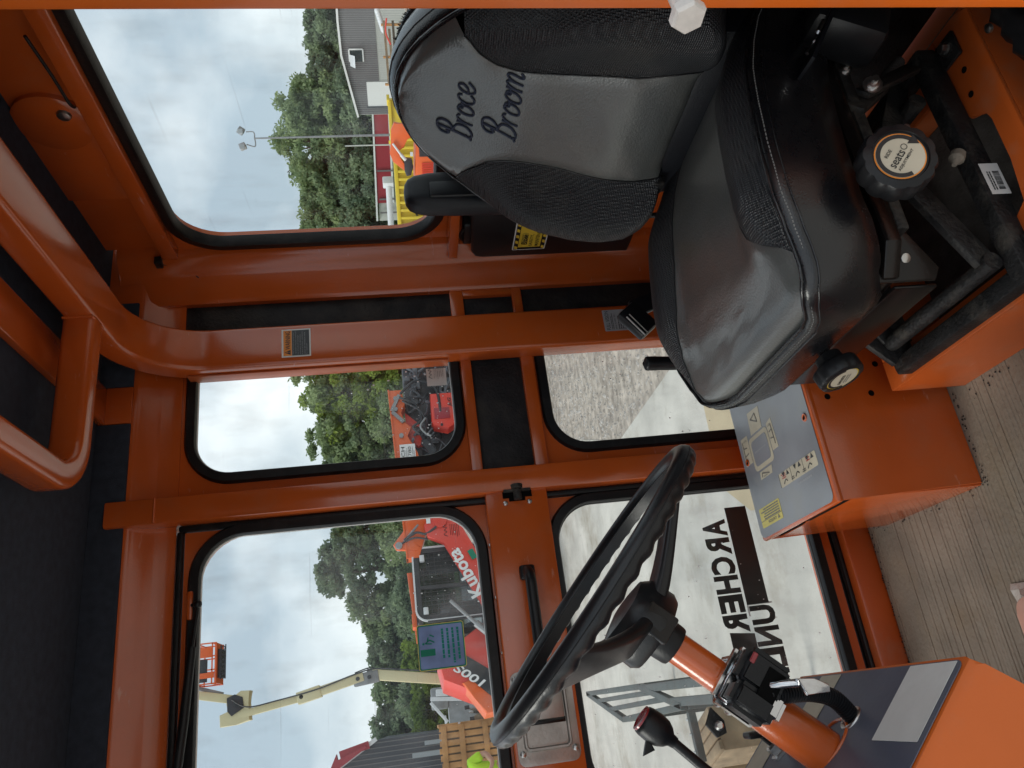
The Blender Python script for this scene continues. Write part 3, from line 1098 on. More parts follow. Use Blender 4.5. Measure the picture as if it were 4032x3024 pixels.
obj('shade_panel', mb, 'black_panel', rw)
# lamp housing pressed into the rear header
mb = MB()
mb.lathe([(.0, 0), (.062, 0), (.062, .010), (.055, .014), (0, .0145)], (.986, 1.06, .531), (-1, 0, 0), 28)
mb.box((.974, 1.06, .475), (.986, 1.26, .588), .004)
obj('header_cover', mb, 'orange_paint', rw, smooth=40)
mb = MB()
mb.lathe([(.012, 0), (.010, .004), (.004, .006)], (.972, 1.035, .505), (-1, 0, 0), 12)
obj('cover_bolt', mb, 'zinc', rw)
mb = MB()
mb.tube(cr([(.953, .86, .485), (.950, .93, .478), (.946, .98, .474), (.955, 1.0, .474)], 6), .0026, 8)
obj('wiring', mb, 'rubber', rw, smooth=50)
mb = MB()
mb.tube(cr([(.975, 1.445, .487), (.957, 1.452, .480), (.948, 1.462, .455), (.94, 1.47, .42), (.905, 1.488, .385), (.88, 1.496, .36)], 6), .0022, 8)
mb.box((.945, 1.435, .474), (.962, 1.458, .488), .002)
obj('wiring', mb, 'rubber', rw, smooth=50)

# ---- near side (the open doorway) and the front, mostly outside the picture
mb = MB()
mb.box((.5920, .448, FL - .03), (.670, .510, .60), .006)
np_ = obj('near_post', mb, 'orange_bright', cab)
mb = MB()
mb.box((.672, .4905, FL), (.965, .500, .43), .002)  # unseen black sheet, added to darken the space behind the seat
obj('shade_panel', mb, 'black_panel', cab)
mb = MB()
mb.box((.670, .470, -.12), (.98, .49, -.09), .003)
mb.box((.670, .470, FL), (.98, .49, -.121), .002)
mb.box((-.70, .36, .440), (1.03, .46, .6395), .004)  # unseen header, added to cut the sky light from above
mb.box((.670, .475, -.0895), (.98, .49, .4395), .002)  # unseen quarter panel, made solid to block light from the rear
mb.box((-.70, .40, FL - .06), (.5215, .47, FL - .013), .004)
obj('near_frame_and_blockers', mb, 'orange_paint', cab)
mb = MB()
mb.box((-.70, .40, FL), (-.66, 1.53, -.45), .004)
mb.box((-.71, .40, -.45), (-.66, .45, .60), .005)
mb.box((-.71, 1.48, -.45), (-.66, 1.53, .44), .005)
obj('front_frame', mb, 'orange_paint', cab)
mb = MB()
mb.box((-.690, .45, -.45), (-.685, 1.48, .60))
obj('windshield', mb, 'glass', cab)
mb = MB()
mb.box((-1.6, .52, -1.25), (2.4, .66, FL - .06), .01)
mb.box((-1.6, 1.28, -1.25), (2.4, 1.42, FL - .06), .01)
mb.box((-.4, .66, -1.2), (-.25, 1.28, FL - .08))
mb.box((.8, .66, -1.2), (.95, 1.28, FL - .08))
obj('chassis', mb, 'dark_steel', cab)
for x in (-1.15, 1.9):
    for y in (.25, 1.44):
        mb = MB()
        mb.lathe([(.18, 0), (.36, .0), (.42, .04), (.42, .18), (.36, .22), (.18, .22)], (x, y, GR + .42), (0, 1, 0), 28)
        wl = obj('wheel', mb, 'rubber_dust', cab)
        mb = MB()
        mb.lathe([(.03, .02), (.178, .03), (.178, .19), (.03, .20)], (x, y, GR + .42), (0, 1, 0), 20)
        obj('rim', mb, 'orange_paint', wl)
# door striker bolt on the near post
mb = MB()
mb.lathe([(.0115, .0), (.0115, .020), (.0098, .026), (.0098, .066)], (.5915, .462, -.262), (-1, -.10, -.05), 20)
bt = obj('striker_bolt', mb, 'bolt_paint', np_, smooth=30)
mb = MB()
mb.lathe([(.0138, .0), (.0158, .002), (.0158, .010), (.0138, .013), (.004, .0132)], Vector((.5915, .462, -.262)) + Vector((-1, -.10, -.05)).normalized() * .062, (-1, -.10, -.05), 6)
obj('bolt_head', mb, 'bolt_paint', np_, smooth=20)
mb = MB()
mb.lathe([(.017, 0), (.019, .002), (.019, .006), (.015, .009)], (.5915, .462, -.258), (-1, -.10, -.05), 18)
obj('bolt_washer', mb, 'zinc', np_)

# ================================================================== OPERATOR SEAT
seat = thing('operator_seat', 'black and grey leather operator seat with blue script embroidery on a scissor suspension base', 'seat', (.58, .87, FL))
SC = .868                   # seat centre line


def hw(x):
    return lerp([(.374, .105), (.3755, .128), (.379, .146), (.386, .160), (.398, .171), (.42, .181), (.46, .192), (.52, .197), (.60, .195), (.70, .190), (.80, .182)], x)


def seam_t(x, sg=-1):
    if sg > 0:
        return lerp([(.383, 1.0), (.395, .95), (.42, .84), (.46, .72), (.52, .635), (.60, .59), (.80, .56)], x)
    return lerp([(.425, 1.0), (.437, .95), (.452, .84), (.475, .71), (.51, .625), (.58, .585), (.80, .56)], x)


def seat_z(x, t):
    z = lerp([(.374, -.474), (.377, -.462), (.382, -.4525), (.390, -.4450), (.403, -.4385), (.42, -.4335), (.45, -.4290), (.49, -.4280), (.56, -.431), (.62, -.437), (.68, -.446), (.73, -.458), (.77, -.474), (.80, -.492)], x)
    a = abs(t)
    b = sstep(.50, .82, a) * (1 - .62 * sstep(.86, 1.0, a))
    z += .026 * sstep(.405, .52, x) * (1 - .6 * sstep(.66, .76, x)) * b
    z -= .010 * sstep(.90, 1.0, a) * sstep(.376, .41, x)
    # soft wrinkles where the leather rolls over the front edge
    w = sstep(.52, .46, x) * sstep(.378, .40, x) * (1 - a ** 4)
    z += .0013 * w * sin(t * 9 + x * 60) * sin(x * 150 + 4 * t)
    # seam valley
    sg = 1 if t > 0 else -1
    z -= .0035 * math.exp(-((a - min(seam_t(x, sg), .97)) / .035) ** 2) * sstep(.42, .47, x)
    return z


XS = [.374, .3755, .378, .381, .385, .390, .396, .403, .411, .419] + [.425 + .0125 * i for i in range(31)]
mb = MB()
rings = []
for x in XS:
    rings.append([Vector((x, SC + hw(x) * t, seat_z(x, t))) for t in np.linspace(-min(seam_t(x, -1), 1.0), min(seam_t(x, 1), 1.0), 29)])
mb.rings(rings, closed=False)
cush = obj('cushion', mb, 'leather_grey', seat, smooth=80)
for sg in (-1, 1):
    mb = MB()
    rings = []
    for x in [v for v in XS if v >= (.425 if sg < 0 else .385)]:
        s = min(seam_t(x, sg), .999)
        rings.append([Vector((x, SC + hw(x) * t * sg, seat_z(x, t))) for t in np.linspace(s, 1.0, 13)])
    mb.rings(rings, closed=False)
    obj('cushion_bolster', mb, 'leather_weave', seat, smooth=80)
# skirt round front and sides
outl = [(x, SC - hw(x), seat_z(x, -1)) for x in reversed(XS)] + [(XS[0], SC + hw(XS[0]) * t, seat_z(XS[0], t)) for t in np.linspace(-.9, .9, 13)] + [(x, SC + hw(x), seat_z(x, 1)) for x in XS]
prof = [(0, 0), (.004, .001), (.0085, -.004), (.0115, -.016), (.012, -.045), (.008, -.08), (-.004, -.112), (-.02, -.118)]
rings = []
n = len(outl)
for i, (x, y, z) in enumerate(outl):
    a, b = Vector(outl[max(i - 1, 0)]), Vector(outl[min(i + 1, n - 1)])
    t = (b - a)
    t.z = 0
    t.normalize()
    nn = Vector((-t.y, t.x, 0))
    if nn.dot(Vector((x - .58, (y - SC), 0))) < 0:
        nn = -nn
    fr = sstep(.46, .38, x)
    rings.append([Vector((x, y, z)) + nn * p[0] * (1 + .3 * fr) + Vector((.02 * fr * (i2 / 7) ** 2, 0, p[1] * (1 - .08 * fr))) for i2, p in enumerate(prof)])
mb = MB()
mb.rings(rings, closed=False)
obj('cushion_skirt', mb, 'leather_black', seat, smooth=80)
mb = MB()
mb.tube([Vector(r[1]) + Vector((0, 0, .0006)) for r in rings], .0021, 6, cap=False)
mb.tube([Vector(r[3]) for r in rings], .0014, 6, cap=False)
obj('cushion_piping', mb, 'leather_black', seat, smooth=60)
# stitches: small dashes just inside the piping and along the skirt
mb = MB()
for off, zz in ((-.0035, .0012), (.0094, -.0065)):
    acc = 0
    prev = None
    for i in range(n):
        r = rings[i]
        x, y, z = outl[i]
        t = (Vector(outl[min(i + 1, n - 1)]) - Vector(outl[max(i - 1, 0)]))
        t.z = 0
        t.normalize()
        nn = (Vector(r[2]) - Vector(r[0]))
        nn.z = 0
        nn.normalize()
        p = Vector((x, y, z)) + nn * off + Vector((0, 0, zz))
        if prev is not None:
            L = (p - prev).length
            m_ = max(1, int(L / .0042))
            for k in range(m_):
                a = prev.lerp(p, (k + .15) / m_)
                b = prev.lerp(p, (k + .75) / m_)
                mb.bar(a, b, .0012, .0010)
        prev = p
o = obj('cushion_stitching', mb, 'thread', seat)
o['kind'] = 'stuff'
for sg in (-1, 1):
    mb = MB()
    mb.tube([Vector((x, SC + sg * hw(x) * seam_t(x, sg), seat_z(x, sg * seam_t(x, sg)) + .0012)) for x in XS if x >= (.43 if sg < 0 else .39)], .0009, 6, cap=False)
    obj('cushion_seam', mb, 'thread_dark', seat)
# pan and brackets under the cushion
mb = MB()
mb.prism([(.405, -.150), (.40, .150), (.44, .175), (.80, .170), (.80, -.170), (.44, -.175)], (0, SC, -.585), X_, Y_, (0, 0, .022), .004)
mb.box((.398, SC - .135, -.640), (.403, SC + .150, -.584), .002)
obj('seat_pan', mb, 'dark_steel', seat, smooth=30)
mb = MB()
mb.prism([(.402, -.560), (.402, -.632), (.418, -.642), (.50, -.60), (.56, -.56)], (0, .722, 0), X_, Z_, (0, .005, 0), .001)
obj('pan_bracket', mb, 'dark_steel', seat, smooth=30)
for p in ((.432, .7215, -.602), (.47, .7215, -.588)):
    mb = MB()
    mb.lathe([(.006, 0), (.006, .002), (.003, .003)], p, (-.5, -1, 0), 12)
    obj('pan_rivet', mb, 'zinc', seat)

# ---- backrest
def bx(z):
    return lerp([(-.448, .800), (-.446, .788), (-.440, .775), (-.430, .767), (-.40, .762), (-.35, .764), (-.20, .786), (-.10, .806), (-.055, .816), (-.035, .822), (-.028, .828)], z)


def bhw(z):
    return lerp([(-.45, .168), (-.445, .190), (-.438, .208), (-.425, .230), (-.40, .252), (-.36, .262), (-.31, .261), (-.26, .248), (-.20, .220), (-.15, .188), (-.115, .162), (-.085, .132), (-.062, .103), (-.045, .073), (-.034, .042), (-.029, .012)], z)


def bseam(z):
    w = lerp([(-.45, .100), (-.44, .112), (-.40, .113), (-.32, .103), (-.25, .093), (-.19, .090), (-.16, .098), (-.135, .116), (-.115, .140), (-.10, .16)], z)
    return min(1.0, w / bhw(z))


def back_p(z, t):
    a = abs(t)
    x = bx(z)
    wing = sstep(.40, .82, a) * (1 - .45 * sstep(.88, 1, a))
    x -= .040 * wing * sstep(-.10, -.24, z)
    x += .016 * sstep(.86, 1.0, a) ** 1.5
    x -= .010 * (1 - a ** 2) * math.exp(-((z + .36) / .08) ** 2)      # lumbar swell
    x += .003 * math.exp(-((a - min(bseam(z), .99)) / .03) ** 2) * (1 if z < -.115 else 0)
    x += .0012 * sin(z * 70 + t * 5) * sin(t * 7 + z * 25) * (1 - a)
    return Vector((x, SC + bhw(z) * t, z))


ZS = [-.448, -.4465, -.444, -.440, -.434, -.427, -.419] + [-.41 + .0125 * i for i in range(24)] + [-.115, -.105, -.096, -.088, -.080, -.072, -.064, -.056, -.049, -.043, -.038, -.034, -.031, -.029]
mb = MB()
rings = []
for z in ZS:
    s = bseam(z)
    rings.append([back_p(z, t) for t in np.linspace(-s, s, 27)])
mb.rings(rings, closed=False)
back = obj('backrest', mb, 'leather_grey', seat, smooth=80)
for sg in (-1, 1):
    mb = MB()
    rings = []
    for z in [v for v in ZS if v <= -.114]:
        s = min(bseam(z), .999)
        rings.append([back_p(z, t * sg) for t in np.linspace(s, 1.0, 15)])
    mb.rings(rings, closed=False)
    obj('backrest_bolster', mb, 'leather_weave', seat, smooth=80)
edge = [back_p(z, -1) for z in ZS] + [back_p(z, 1) for z in reversed(ZS)]
zc = Vector((0, SC, -.27))
prof = [(0, 0), (.004, .003), (.0085, .010), (.011, .024), (.009, .046), (.001, .066), (-.012, .078)]
rings = []
n = len(edge)
for i, p in enumerate(edge):
    t = edge[min(i + 1, n - 1)] - edge[max(i - 1, 0)]
    t.x = 0
    t.normalize()
    nn = Vector((0, -t.z, t.y))
    if nn.dot(Vector((0, p.y - SC, p.z + .30))) < 0:
        nn = -nn
    rings.append([p + nn * a + Vector((b, 0, 0)) for a, b in prof])
mb = MB()
mb.rings(rings, closed=False)
obj('backrest_side', mb, 'leather_black', seat, smooth=80)
mb = MB()
mb.tube([r[1] for r in rings], .0022, 6, cap=False)
mb.tube([r[3] for r in rings], .0013, 6, cap=False)
for sg in (-1, 1):
    mb.tube([back_p(z, sg * bseam(z)) + Vector((-.001, 0, 0)) for z in ZS if z < -.11], .0011, 6, cap=False)
obj('backrest_piping', mb, 'leather_black', seat, smooth=60)
# shell behind
mb = MB()
mb.bm.faces.new([mb.bm.verts.new(r[-1]) for r in rings])
ex = [Vector((r[-1].x + .010, r[-1].y, r[-1].z - .002)) for r in rings]
mb.rings([[r[-1] + Vector((-.004, 0, 0)) for r in rings], ex, [Vector((p.x + .004, SC + (p.y - SC) * .9, -.27 + (p.z + .27) * .93)) for p in ex]], closed=False)
obj('backrest_shell', mb, 'black_plastic', seat, smooth=60)
mb = MB()
rr = random.Random(11)
top = [r[6] + Vector((.006, 0, .002)) for r in rings if r[5].z > -.13]
mb.tube(top, .0085, 8)
for i in range(900):
    k = rr.randrange(len(top) - 1)
    p = top[k].lerp(top[k + 1], rr.random()) + Vector((rr.uniform(-.006, .006), 0, .0055))
    q = p + Vector((rr.uniform(-.003, .003), rr.gauss(0, .002), abs(rr.gauss(.003, .0015))))
    mb.bar(p, q, .0008, .0008)
o = obj('fuzzy_trim', mb, 'soft_black', seat)
o['kind'] = 'stuff'


# ---- script embroidery
def script(word, z0, y0, w, h, m):
    G = {
        'B': [[(.30, 1.0), (.24, .7), (.15, .35), (.06, .06), (-.02, .02)], [(.02, .72), (.06, .90), (.22, 1.0), (.44, 1.0), (.55, .88), (.50, .70), (.34, .58), (.20, .55), (.36, .52), (.50, .42), (.50, .20), (.34, .04), (.16, .0), (.08, .10), (.14, .18)],
              [(.02, .72), (.10, .66), (.18, .74)]],
        'r': [[(.05, .46), (.05, .24), (.04, .0)], [(.05, .20), (.12, .36), (.22, .45), (.32, .42), (.33, .36)]],
        'o': [[(.30, .42), (.16, .44), (.03, .26), (.05, .05), (.18, .0), (.34, .14), (.36, .36), (.28, .43), (.26, .32), (.40, .30), (.46, .36)]],
        'c': [[(.34, .34), (.27, .45), (.12, .40), (.03, .20), (.09, .03), (.24, .01), (.36, .10)]],
        'e': [[(.02, .18), (.20, .20), (.33, .32), (.28, .45), (.12, .40), (.03, .18), (.12, .01), (.28, .03), (.44, .18)]],
        'm': [[(.04, .46), (.04, .24), (.03, .0)], [(.04, .18), (.12, .38), (.22, .45), (.28, .36), (.26, .0)], [(.27, .18), (.35, .38), (.45, .45), (.51, .36), (.49, .08), (.54, .0), (.62, .08)]],
    }
    adv = {'B': .60, 'r': .40, 'o': .44, 'c': .39, 'e': .42, 'm': .68}
    tot = sum(adv[c] for c in word)
    x = 0
    for ch in word:
        mb = MB()
        for st in G[ch]:
            pts = []
            for p in cr([(q[0] + x + .28 * q[1], q[1], 0) for q in st], 7):
                z = z0 + p.y * h
                y = y0 - p.x / (tot + .2) * w
                t = (y - SC) / bhw(z)
                b = back_p(z, t)
                pts.append(Vector((b.x - .0010, y, z)))
            mb.tube(pts, .0021 if ch == 'B' else .0018, 6)
        obj('embroidered_letter', mb, m, back, smooth=60)
        x += adv[ch]


script('Broce', -.1345, .921, .120, .051, 'embroidery')
script('Broom', -.1985, .910, .142, .050, 'embroidery')

# raised arm rest on the far side
mb = MB()
pts = []
prof = rsec(.030, .070, .012, 4)
path = [Vector((.848, 1.115, -.30)), Vector((.850, 1.118, -.20)), Vector((.853, 1.120, -.12)), Vector((.855, 1.121, -.07))]
rings = []
for k, (z, sx, sy) in enumerate(((-.32, .085, .040), (-.25, .083, .044), (-.18, .080, .048), (-.12, .076, .050), (-.075, .072, .050), (-.052, .064, .046), (-.040, .052, .038), (-.034, .034, .026), (-.032, .012, .010))):
    rings.append([Vector((.853 + a * sx, 1.120 + b * sy, z)) for a, b in [(p[0], p[1]) for p in rrect(-.5, .5, -.5, .5, .3, 4)[0]]])
mb.rings(rings, cap0=True, cap1=True)
obj('arm_rest', mb, 'soft_black', seat, smooth=60)
mb = MB()
mb.box((.826, 1.088, -.26), (.858, 1.0965, -.075), .006)
obj('arm_rest_inlay', mb, 'black_plastic', seat)
# gap behind the cushion: recliner block and toothed trim
mb = MB()
mb.box((.775, .70, -.56), (.86, 1.04, -.44), .01)
obj('recliner_block', mb, 'soft_black', seat)
mb = MB()
for k in range(9):
    mb.box((.735 + .004 * k, 1.045 + .006 * k, -.455 - .002 * k), (.742 + .004 * k, 1.050 + .006 * k, -.44), .001)
o = obj('recliner_teeth', mb, 'black_steel', seat)
o['kind'] = 'stuff'
mb = MB()
mb.box((.755, .985, -.452), (.772, 1.012, -.432), .003)
obj('recliner_clip', mb, 'black_steel', seat)
# belt buckle by the pillar side and the slide lever
mb = MB()
mb.box((.604, 1.225, -.470), (.668, 1.250, -.425), .006, rot=Matrix.Rotation(radians(-38), 3, 'Y'), pivot=(.636, 1.24, -.445))
mb.box((.655, 1.230, -.505), (.690, 1.245, -.440), .004, rot=Matrix.Rotation(radians(-20), 3, 'Y'))
bk = obj('belt_buckle', mb, 'black_plastic', seat)
mb = MB()
mb.tube([(.600, 1.224, -.452), (.640, 1.224, -.424)], .0015, 8)
mb.tube([(.606, 1.224, -.457), (.645, 1.224, -.430)], .0012, 8)
obj('buckle_edge', mb, 'zinc', seat)
mb = MB()
mb.tube(cr([(.527, 1.195, -.56), (.528, 1.198, -.49), (.531, 1.2, -.455), (.532, 1.2, -.436), (.5325, 1.2, -.430), (.533, 1.2, -.427)], 5), [.0125] * 11 + [.0130] * 5 + [.0125, .0118, .0105, .0088, .0065, .0050, .0040, .0030, .0020, .0010], 14)
obj('slide_lever', mb, 'black_plastic', seat, smooth=60)

# ---- riser box the seat is bolted to
RX0, RX1, RY0, RY1, RT = .395, .795, .672, 1.072, -.790
mb = MB()
mb.prism([(RY0, FL), (RY1, FL), (RY1, RT), (RY0, RT)], (RX0, 0, 0), Y_, Z_, (.006, 0, 0), .002)
mb.box((RX1, RY0, FL), (RX1 + .006, RY1, RT), .001)
mb.prism([(RX0, FL), (RX1, FL), (RX1, RT), (.70, RT), (.40, RT)], (0, RY0, 0), X_, Z_, (0, .006, 0), .001)
mb.box((RX0, RY1 - .006, FL), (RX1, RY1, RT), .001)
# inward flanges; the near one has a notch
mb.prism([(RX0, RY0), (RX1 - .01, RY0), (RX1, RY0 + .02), (RX1, .740), (.662, .740), (.650, .734), (.640, .708), (.625, .706), (.560, .706), (.50, .712), (.49, .738), (RX0, .738)], (0, 0, RT), X_, Y_, (0, 0, .006), .002)
mb.box((RX0, .7385, RT), (.445, RY1, RT + .006), .002)
mb.box((.72, .7405, RT), (RX1, RY1, RT + .006), .002)
mb.box((.4455, 1.02, RT), (.7195, RY1, RT + .006), .002)
riser = obj('seat_riser', mb, 'orange_dusty', seat, smooth=35, label='orange sheet steel box bolted to the floor under the seat')
mb = MB()
mb.box((RX0 + .007, RY0 + .007, FL + .002), (RX1 - .001, RY1 - .007, FL + .006))
obj('riser_bottom', mb, 'rubber_dust', riser)
for x, y in ((.715, .712), (.678, .718)):
    mb = MB()
    mb.cyl((x, y, RT + .0062), (x, y, RT + .0068), .0045, seg=14)
    obj('bolt_hole', mb, 'hole_black', riser)

# ---- scissor suspension
mb = MB()
FZ = -.776
mb.bar((.405, .745, FZ), (.770, .745, FZ + .012), .026, .030, bev=.004)
mb.bar((.405, 1.005, FZ), (.770, 1.005, FZ + .012), .026, .030, bev=.004)
mb.bar((.413, .735, FZ), (.413, 1.017, FZ), .026, .030, bev=.004)
mb.bar((.765, .735, FZ + .012), (.765, 1.017, FZ + .012), .026, .030, bev=.004)
mb.box((.735, .700, RT + .008), (.775, .735, RT + .014), .002)
mb.box((.427, .690, RT + .008), (.462, .735, RT + .014), .002)
obj('lower_frame', mb, 'black_steel', seat, smooth=40)
for x, y in ((.757, .716), (.443, .708)):
    mb = MB()
    mb.lathe([(.011, 0), (.011, .003), (.0075, .0032), (.0075, .010), (.006, .011)], (x, y, RT + .014), (0, 0, 1), 6)
    obj('frame_bolt', mb, 'zinc', seat, smooth=20)
mb = MB()
mb.tube([(.440, .752, -.745), (.440, .998, -.745)], .0125, 14)
obj('pivot_tube', mb, 'black_steel', seat, smooth=50)
mb = MB()
mb.tube([(.70, .752, -.735), (.70, .998, -.735)], .0125, 14)
obj('pivot_tube', mb, 'black_steel', seat, smooth=50)
for y in (.765, .985):
    mb = MB()
    mb.bar((.445, y, -.745), (.735, y, -.600), .012, .030, bev=.003)
    obj('scissor_arm', mb, 'black_steel', seat)
for y in (.782, .968):
    mb = MB()
    mb.bar((.755, y, -.742), (.480, y, -.605), .012, .030, bev=.003)
    obj('scissor_arm', mb, 'black_steel', seat)
mb = MB()
mb.bar((.415, .99, -.752), (.56, .99, -.615), .010, .028, bev=.002)
obj('scissor_arm', mb, 'black_steel', seat)
mb = MB()
mb.box((.46, .70, -.606), (.78, .730, -.590), .003)
obj('upper_rail', mb, 'black_steel', seat)
mb = MB()
mb.box((.46, 1.01, -.606), (.78, 1.04, -.590), .003)
obj('upper_rail', mb, 'black_steel', seat)
mb = MB()
mb.tube([(.775, .755, -.735), (.70, .762, -.655), (.64, .768, -.60)], .0085, 12)
mb.tube([(.70, .762, -.655), (.60, .772, -.56)], .0055, 10)
obj('damper', mb, 'rubber_dust', seat, smooth=50)
mb = MB()
mb.lathe([(.0085, 0), (.010, .002), (.010, .012), (.006, .016), (.003, .024)], (.60, .742, -.752), (-.6, 0, .45), 12)
obj('bump_stop', mb, 'mat_rubber', seat)
mb = MB()
mb.bar((.70, .725, -.66), (.64, .70, -.59), .010, .028, bev=.002)
mb.bar((.745, .738, -.735), (.665, .70, -.61), .008, .022, bev=.002)
obj('link_plate', mb, 'black_steel', seat)
for p, s in (((.66, .680, -.612), 1.0), ((.705, .70, -.60), .7), ((.60, .70, -.645), .9)):
    mb = MB()
    mb.lathe([(.012 * s, 0), (.012 * s, .002), (.008 * s, .0025), (.008 * s, .008), (.0045 * s, .009), (.0045 * s, .015)], p, (-.15, -1, .3), 12)
    obj('frame_nut', mb, 'zinc', seat, smooth=30)
mb = MB()
card(mb, (.525, .7315, -.790), (1, 0, .033), (0, 0, 1), .048, .027, .0004, .0005)
pl = obj('part_label', mb, 'decal_white', seat, label='white bar code label on the suspension rail')
mb = MB()
rr = random.Random(2)
for k in range(16):
    x = .532 + k * .0018
    mb.box((x, .7300, -.7845), (x + rr.uniform(.0004, .0012), .7304, -.7755))
lines(mb, (.531, .7302, -.774), (1, 0, .033), Z_, .036, .007, 2, .0002, .5, 3)
obj('label_print', mb, 'decal_black', seat)

# ---- knobs
def knob(name, c, axis, r, h, nf, material, label):
    mb = MB()
    fl = lambda a, rad, hh: rad * (1 - (.055 * (0.5 + .5 * cos(nf * a)) ** 3 if rad > r * .8 else 0))
    mb.lathe([(r * .55, -h * 1.1), (r * .62, -h * .35), (r * .93, -h * .30), (r, -h * .18), (r, h * .55), (r * .94, h * .72), (r * .74, h * .80), (r * .72, h * .70), (r * .05, h * .69)], c, axis, 72, fl)
    return obj(name, mb, material, seat, label=label, smooth=45)


ka = Vector((-.14, -.94, .22)).normalized()
kc = Vector((.497, .632, -.555))
kn = knob('adjust_knob', kc, ka, .0410, .028, 12, 'black_plastic', 'large ride adjustment knob with a cream dial')
kx = Vector((.75, 0, -.66))
kx = (kx - ka * kx.dot(ka)).normalized()
ky = ka.cross(kx).normalized()
f0 = kc + ka * (.028 * .70)


def disc(mb, c, ax, ay, r, d, seg=40, a0=0, a1=2 * pi, r0=0):
    n_ = ax.cross(ay)
    if r0 == 0:
        pts = [(r * cos(a0 + (a1 - a0) * k / seg), r * sin(a0 + (a1 - a0) * k / seg)) for k in range(seg)]
    else:
        pts = [(r * cos(a0 + (a1 - a0) * k / seg), r * sin(a0 + (a1 - a0) * k / seg)) for k in range(seg + 1)] + [(r0 * cos(a1 - (a1 - a0) * k / seg), r0 * sin(a1 - (a1 - a0) * k / seg)) for k in range(seg + 1)]
    v = [c + ax * p[0] + ay * p[1] + n_ * d for p in pts]
    if r0 == 0:
        mb.add(v, [tuple(range(len(v)))])
    else:
        m_ = seg + 1
        mb.add(v, [(i, i + 1, 2 * m_ - 2 - i, 2 * m_ - 1 - i) for i in range(seg)])


mb = MB(); disc(mb, f0, kx, ky, .0272, .0006)
obj('dial_ring', mb, 'decal_orange', kn)
mb = MB(); disc(mb, f0, kx, ky, .0258, .0010)
obj('dial_face', mb, 'decal_cream', kn)
mb = MB()
disc(mb, f0, kx, ky, .0255, .0014, 40, radians(-2), radians(240), .0208)
mb.add([f0 + ky * -.0232 * sin(radians(8)) + kx * .0232 + (kx * u + ky * v) + ka * .0014 for u, v in ((-.0065, .004), (.0065, .004), (0, -.007))], [(0, 1, 2)])
obj('dial_arrow', mb, 'decal_black', kn)
text('dial_text', 'seats', f0 - kx * .0165 - ky * .003, kx, ky, .023, .0078, 'decal_black', kn, .0015, bold=.01)
text('dial_text', 'RIDE', f0 - kx * .010 + ky * .010, kx, ky, .011, .0038, 'decal_black', kn, .0015, bold=.01)
text('dial_text', 'ADJUSTMENT', f0 - kx * .0165 - ky * .0095, kx, ky, .030, .0040, 'decal_black', kn, .0015, bold=.01)
mb = MB(); disc(mb, f0 + kx * .0115 + ky * .002, kx, ky, .0036, .0015, 20, 0, 2 * pi * .999, .0028)
obj('dial_mark', mb, 'decal_black', kn)
ka = Vector((-.94, -.20, -.18)).normalized()
kc = Vector((.350, .853, -.558))
kn2 = knob('tension_knob', kc, ka, .0305, .020, 8, 'black_plastic', 'small fluted knob under the front of the seat')
mb = MB()
mb.cyl(kc - ka * .012, kc - ka * .055, .008, .008, 14)
mb.cyl(kc - ka * .040, kc - ka * .050, .0135, .0135, 16, .002)
obj('knob_shaft', mb, 'black_steel', kn2)
kx = Vector((0, -1, 0)); kx = (kx - ka * kx.dot(ka)).normalized(); ky = ka.cross(kx)
f0 = kc + ka * (.020 * .70)
mb = MB(); disc(mb, f0, kx, ky, .0218, .0005)
obj('dial_ring', mb, 'decal_yellow', kn2)
mb = MB(); disc(mb, f0, kx, ky, .0204, .0008)
obj('dial_face', mb, 'decal_cream', kn2)
mb = MB(); disc(mb, f0, kx, ky, .0202, .0011, 32, radians(10), radians(200), .0168)
obj('dial_arrow', mb, 'decal_black', kn2)
text('dial_text', 'seats', f0 - kx * .012 - ky * .001, kx, ky, .020, .0055, 'decal_black', kn2, .0013, bold=.01)
mb = MB()
lines(mb, f0 - kx * .010 - ky * .010, kx, ky, .020, .007, 2, .0013, .5, 5)
obj('dial_print', mb, 'print_grey', kn2)

gt = thing('rubber_gaiter', 'crumpled black rubber gaiter beside the orange seat box', 'gaiter', (.64, .60, FL))
mb = MB()
rr = random.Random(14)
rings = []
for i in range(15):
    u = i / 14
    c_ = Vector((.73 - .20 * u, .624 - .012 * u, -.785 - .030 * u))
    rad = .017 + .007 * u + (.003 if i % 2 else -.002)
    rings.append([c_ + Vector((.25 * rad * sin(a), rad * cos(a), rad * 1.2 * sin(a))) + Vector((rr.uniform(-.003, .003), rr.uniform(-.003, .003), 0)) for a in [2 * pi * k / 14 for k in range(14)]])
mb.rings(rings, cap0=True, cap1=True)
obj('folds', mb, 'rubber', gt, smooth=60)
mb = MB()
mb.lathe([(.006, 0), (.006, .004), (.003, .006)], (.712, .640, -.768), (-.2, .3, 1), 12)
obj('stud', mb, 'zinc', gt)

# belt reel half hidden by the near post
reel = thing('belt_reel', 'black seat belt reel with a steel tongue behind the near post', 'belt reel', (.74, .66, -.60))
mb = MB()
mb.box((.70, .625, -.640), (.80, .690, -.545), .014, rot=Matrix.Rotation(radians(24), 3, 'Y'))
obj('reel_case', mb, 'black_plastic', reel)
mb = MB()
mb.bar((.655, .650, -.505), (.765, .640, -.575), .045, .004)
obj('belt_webbing', mb, 'soft_black', reel)
mb = MB()
mb.tube([(.672, .640, -.508), (.70, .632, -.530), (.735, .625, -.556)], .0025, 8)
mb.tube([(.690, .625, -.520), (.705, .622, -.530)], .003, 8)
obj('belt_tongue', mb, 'chrome', reel)

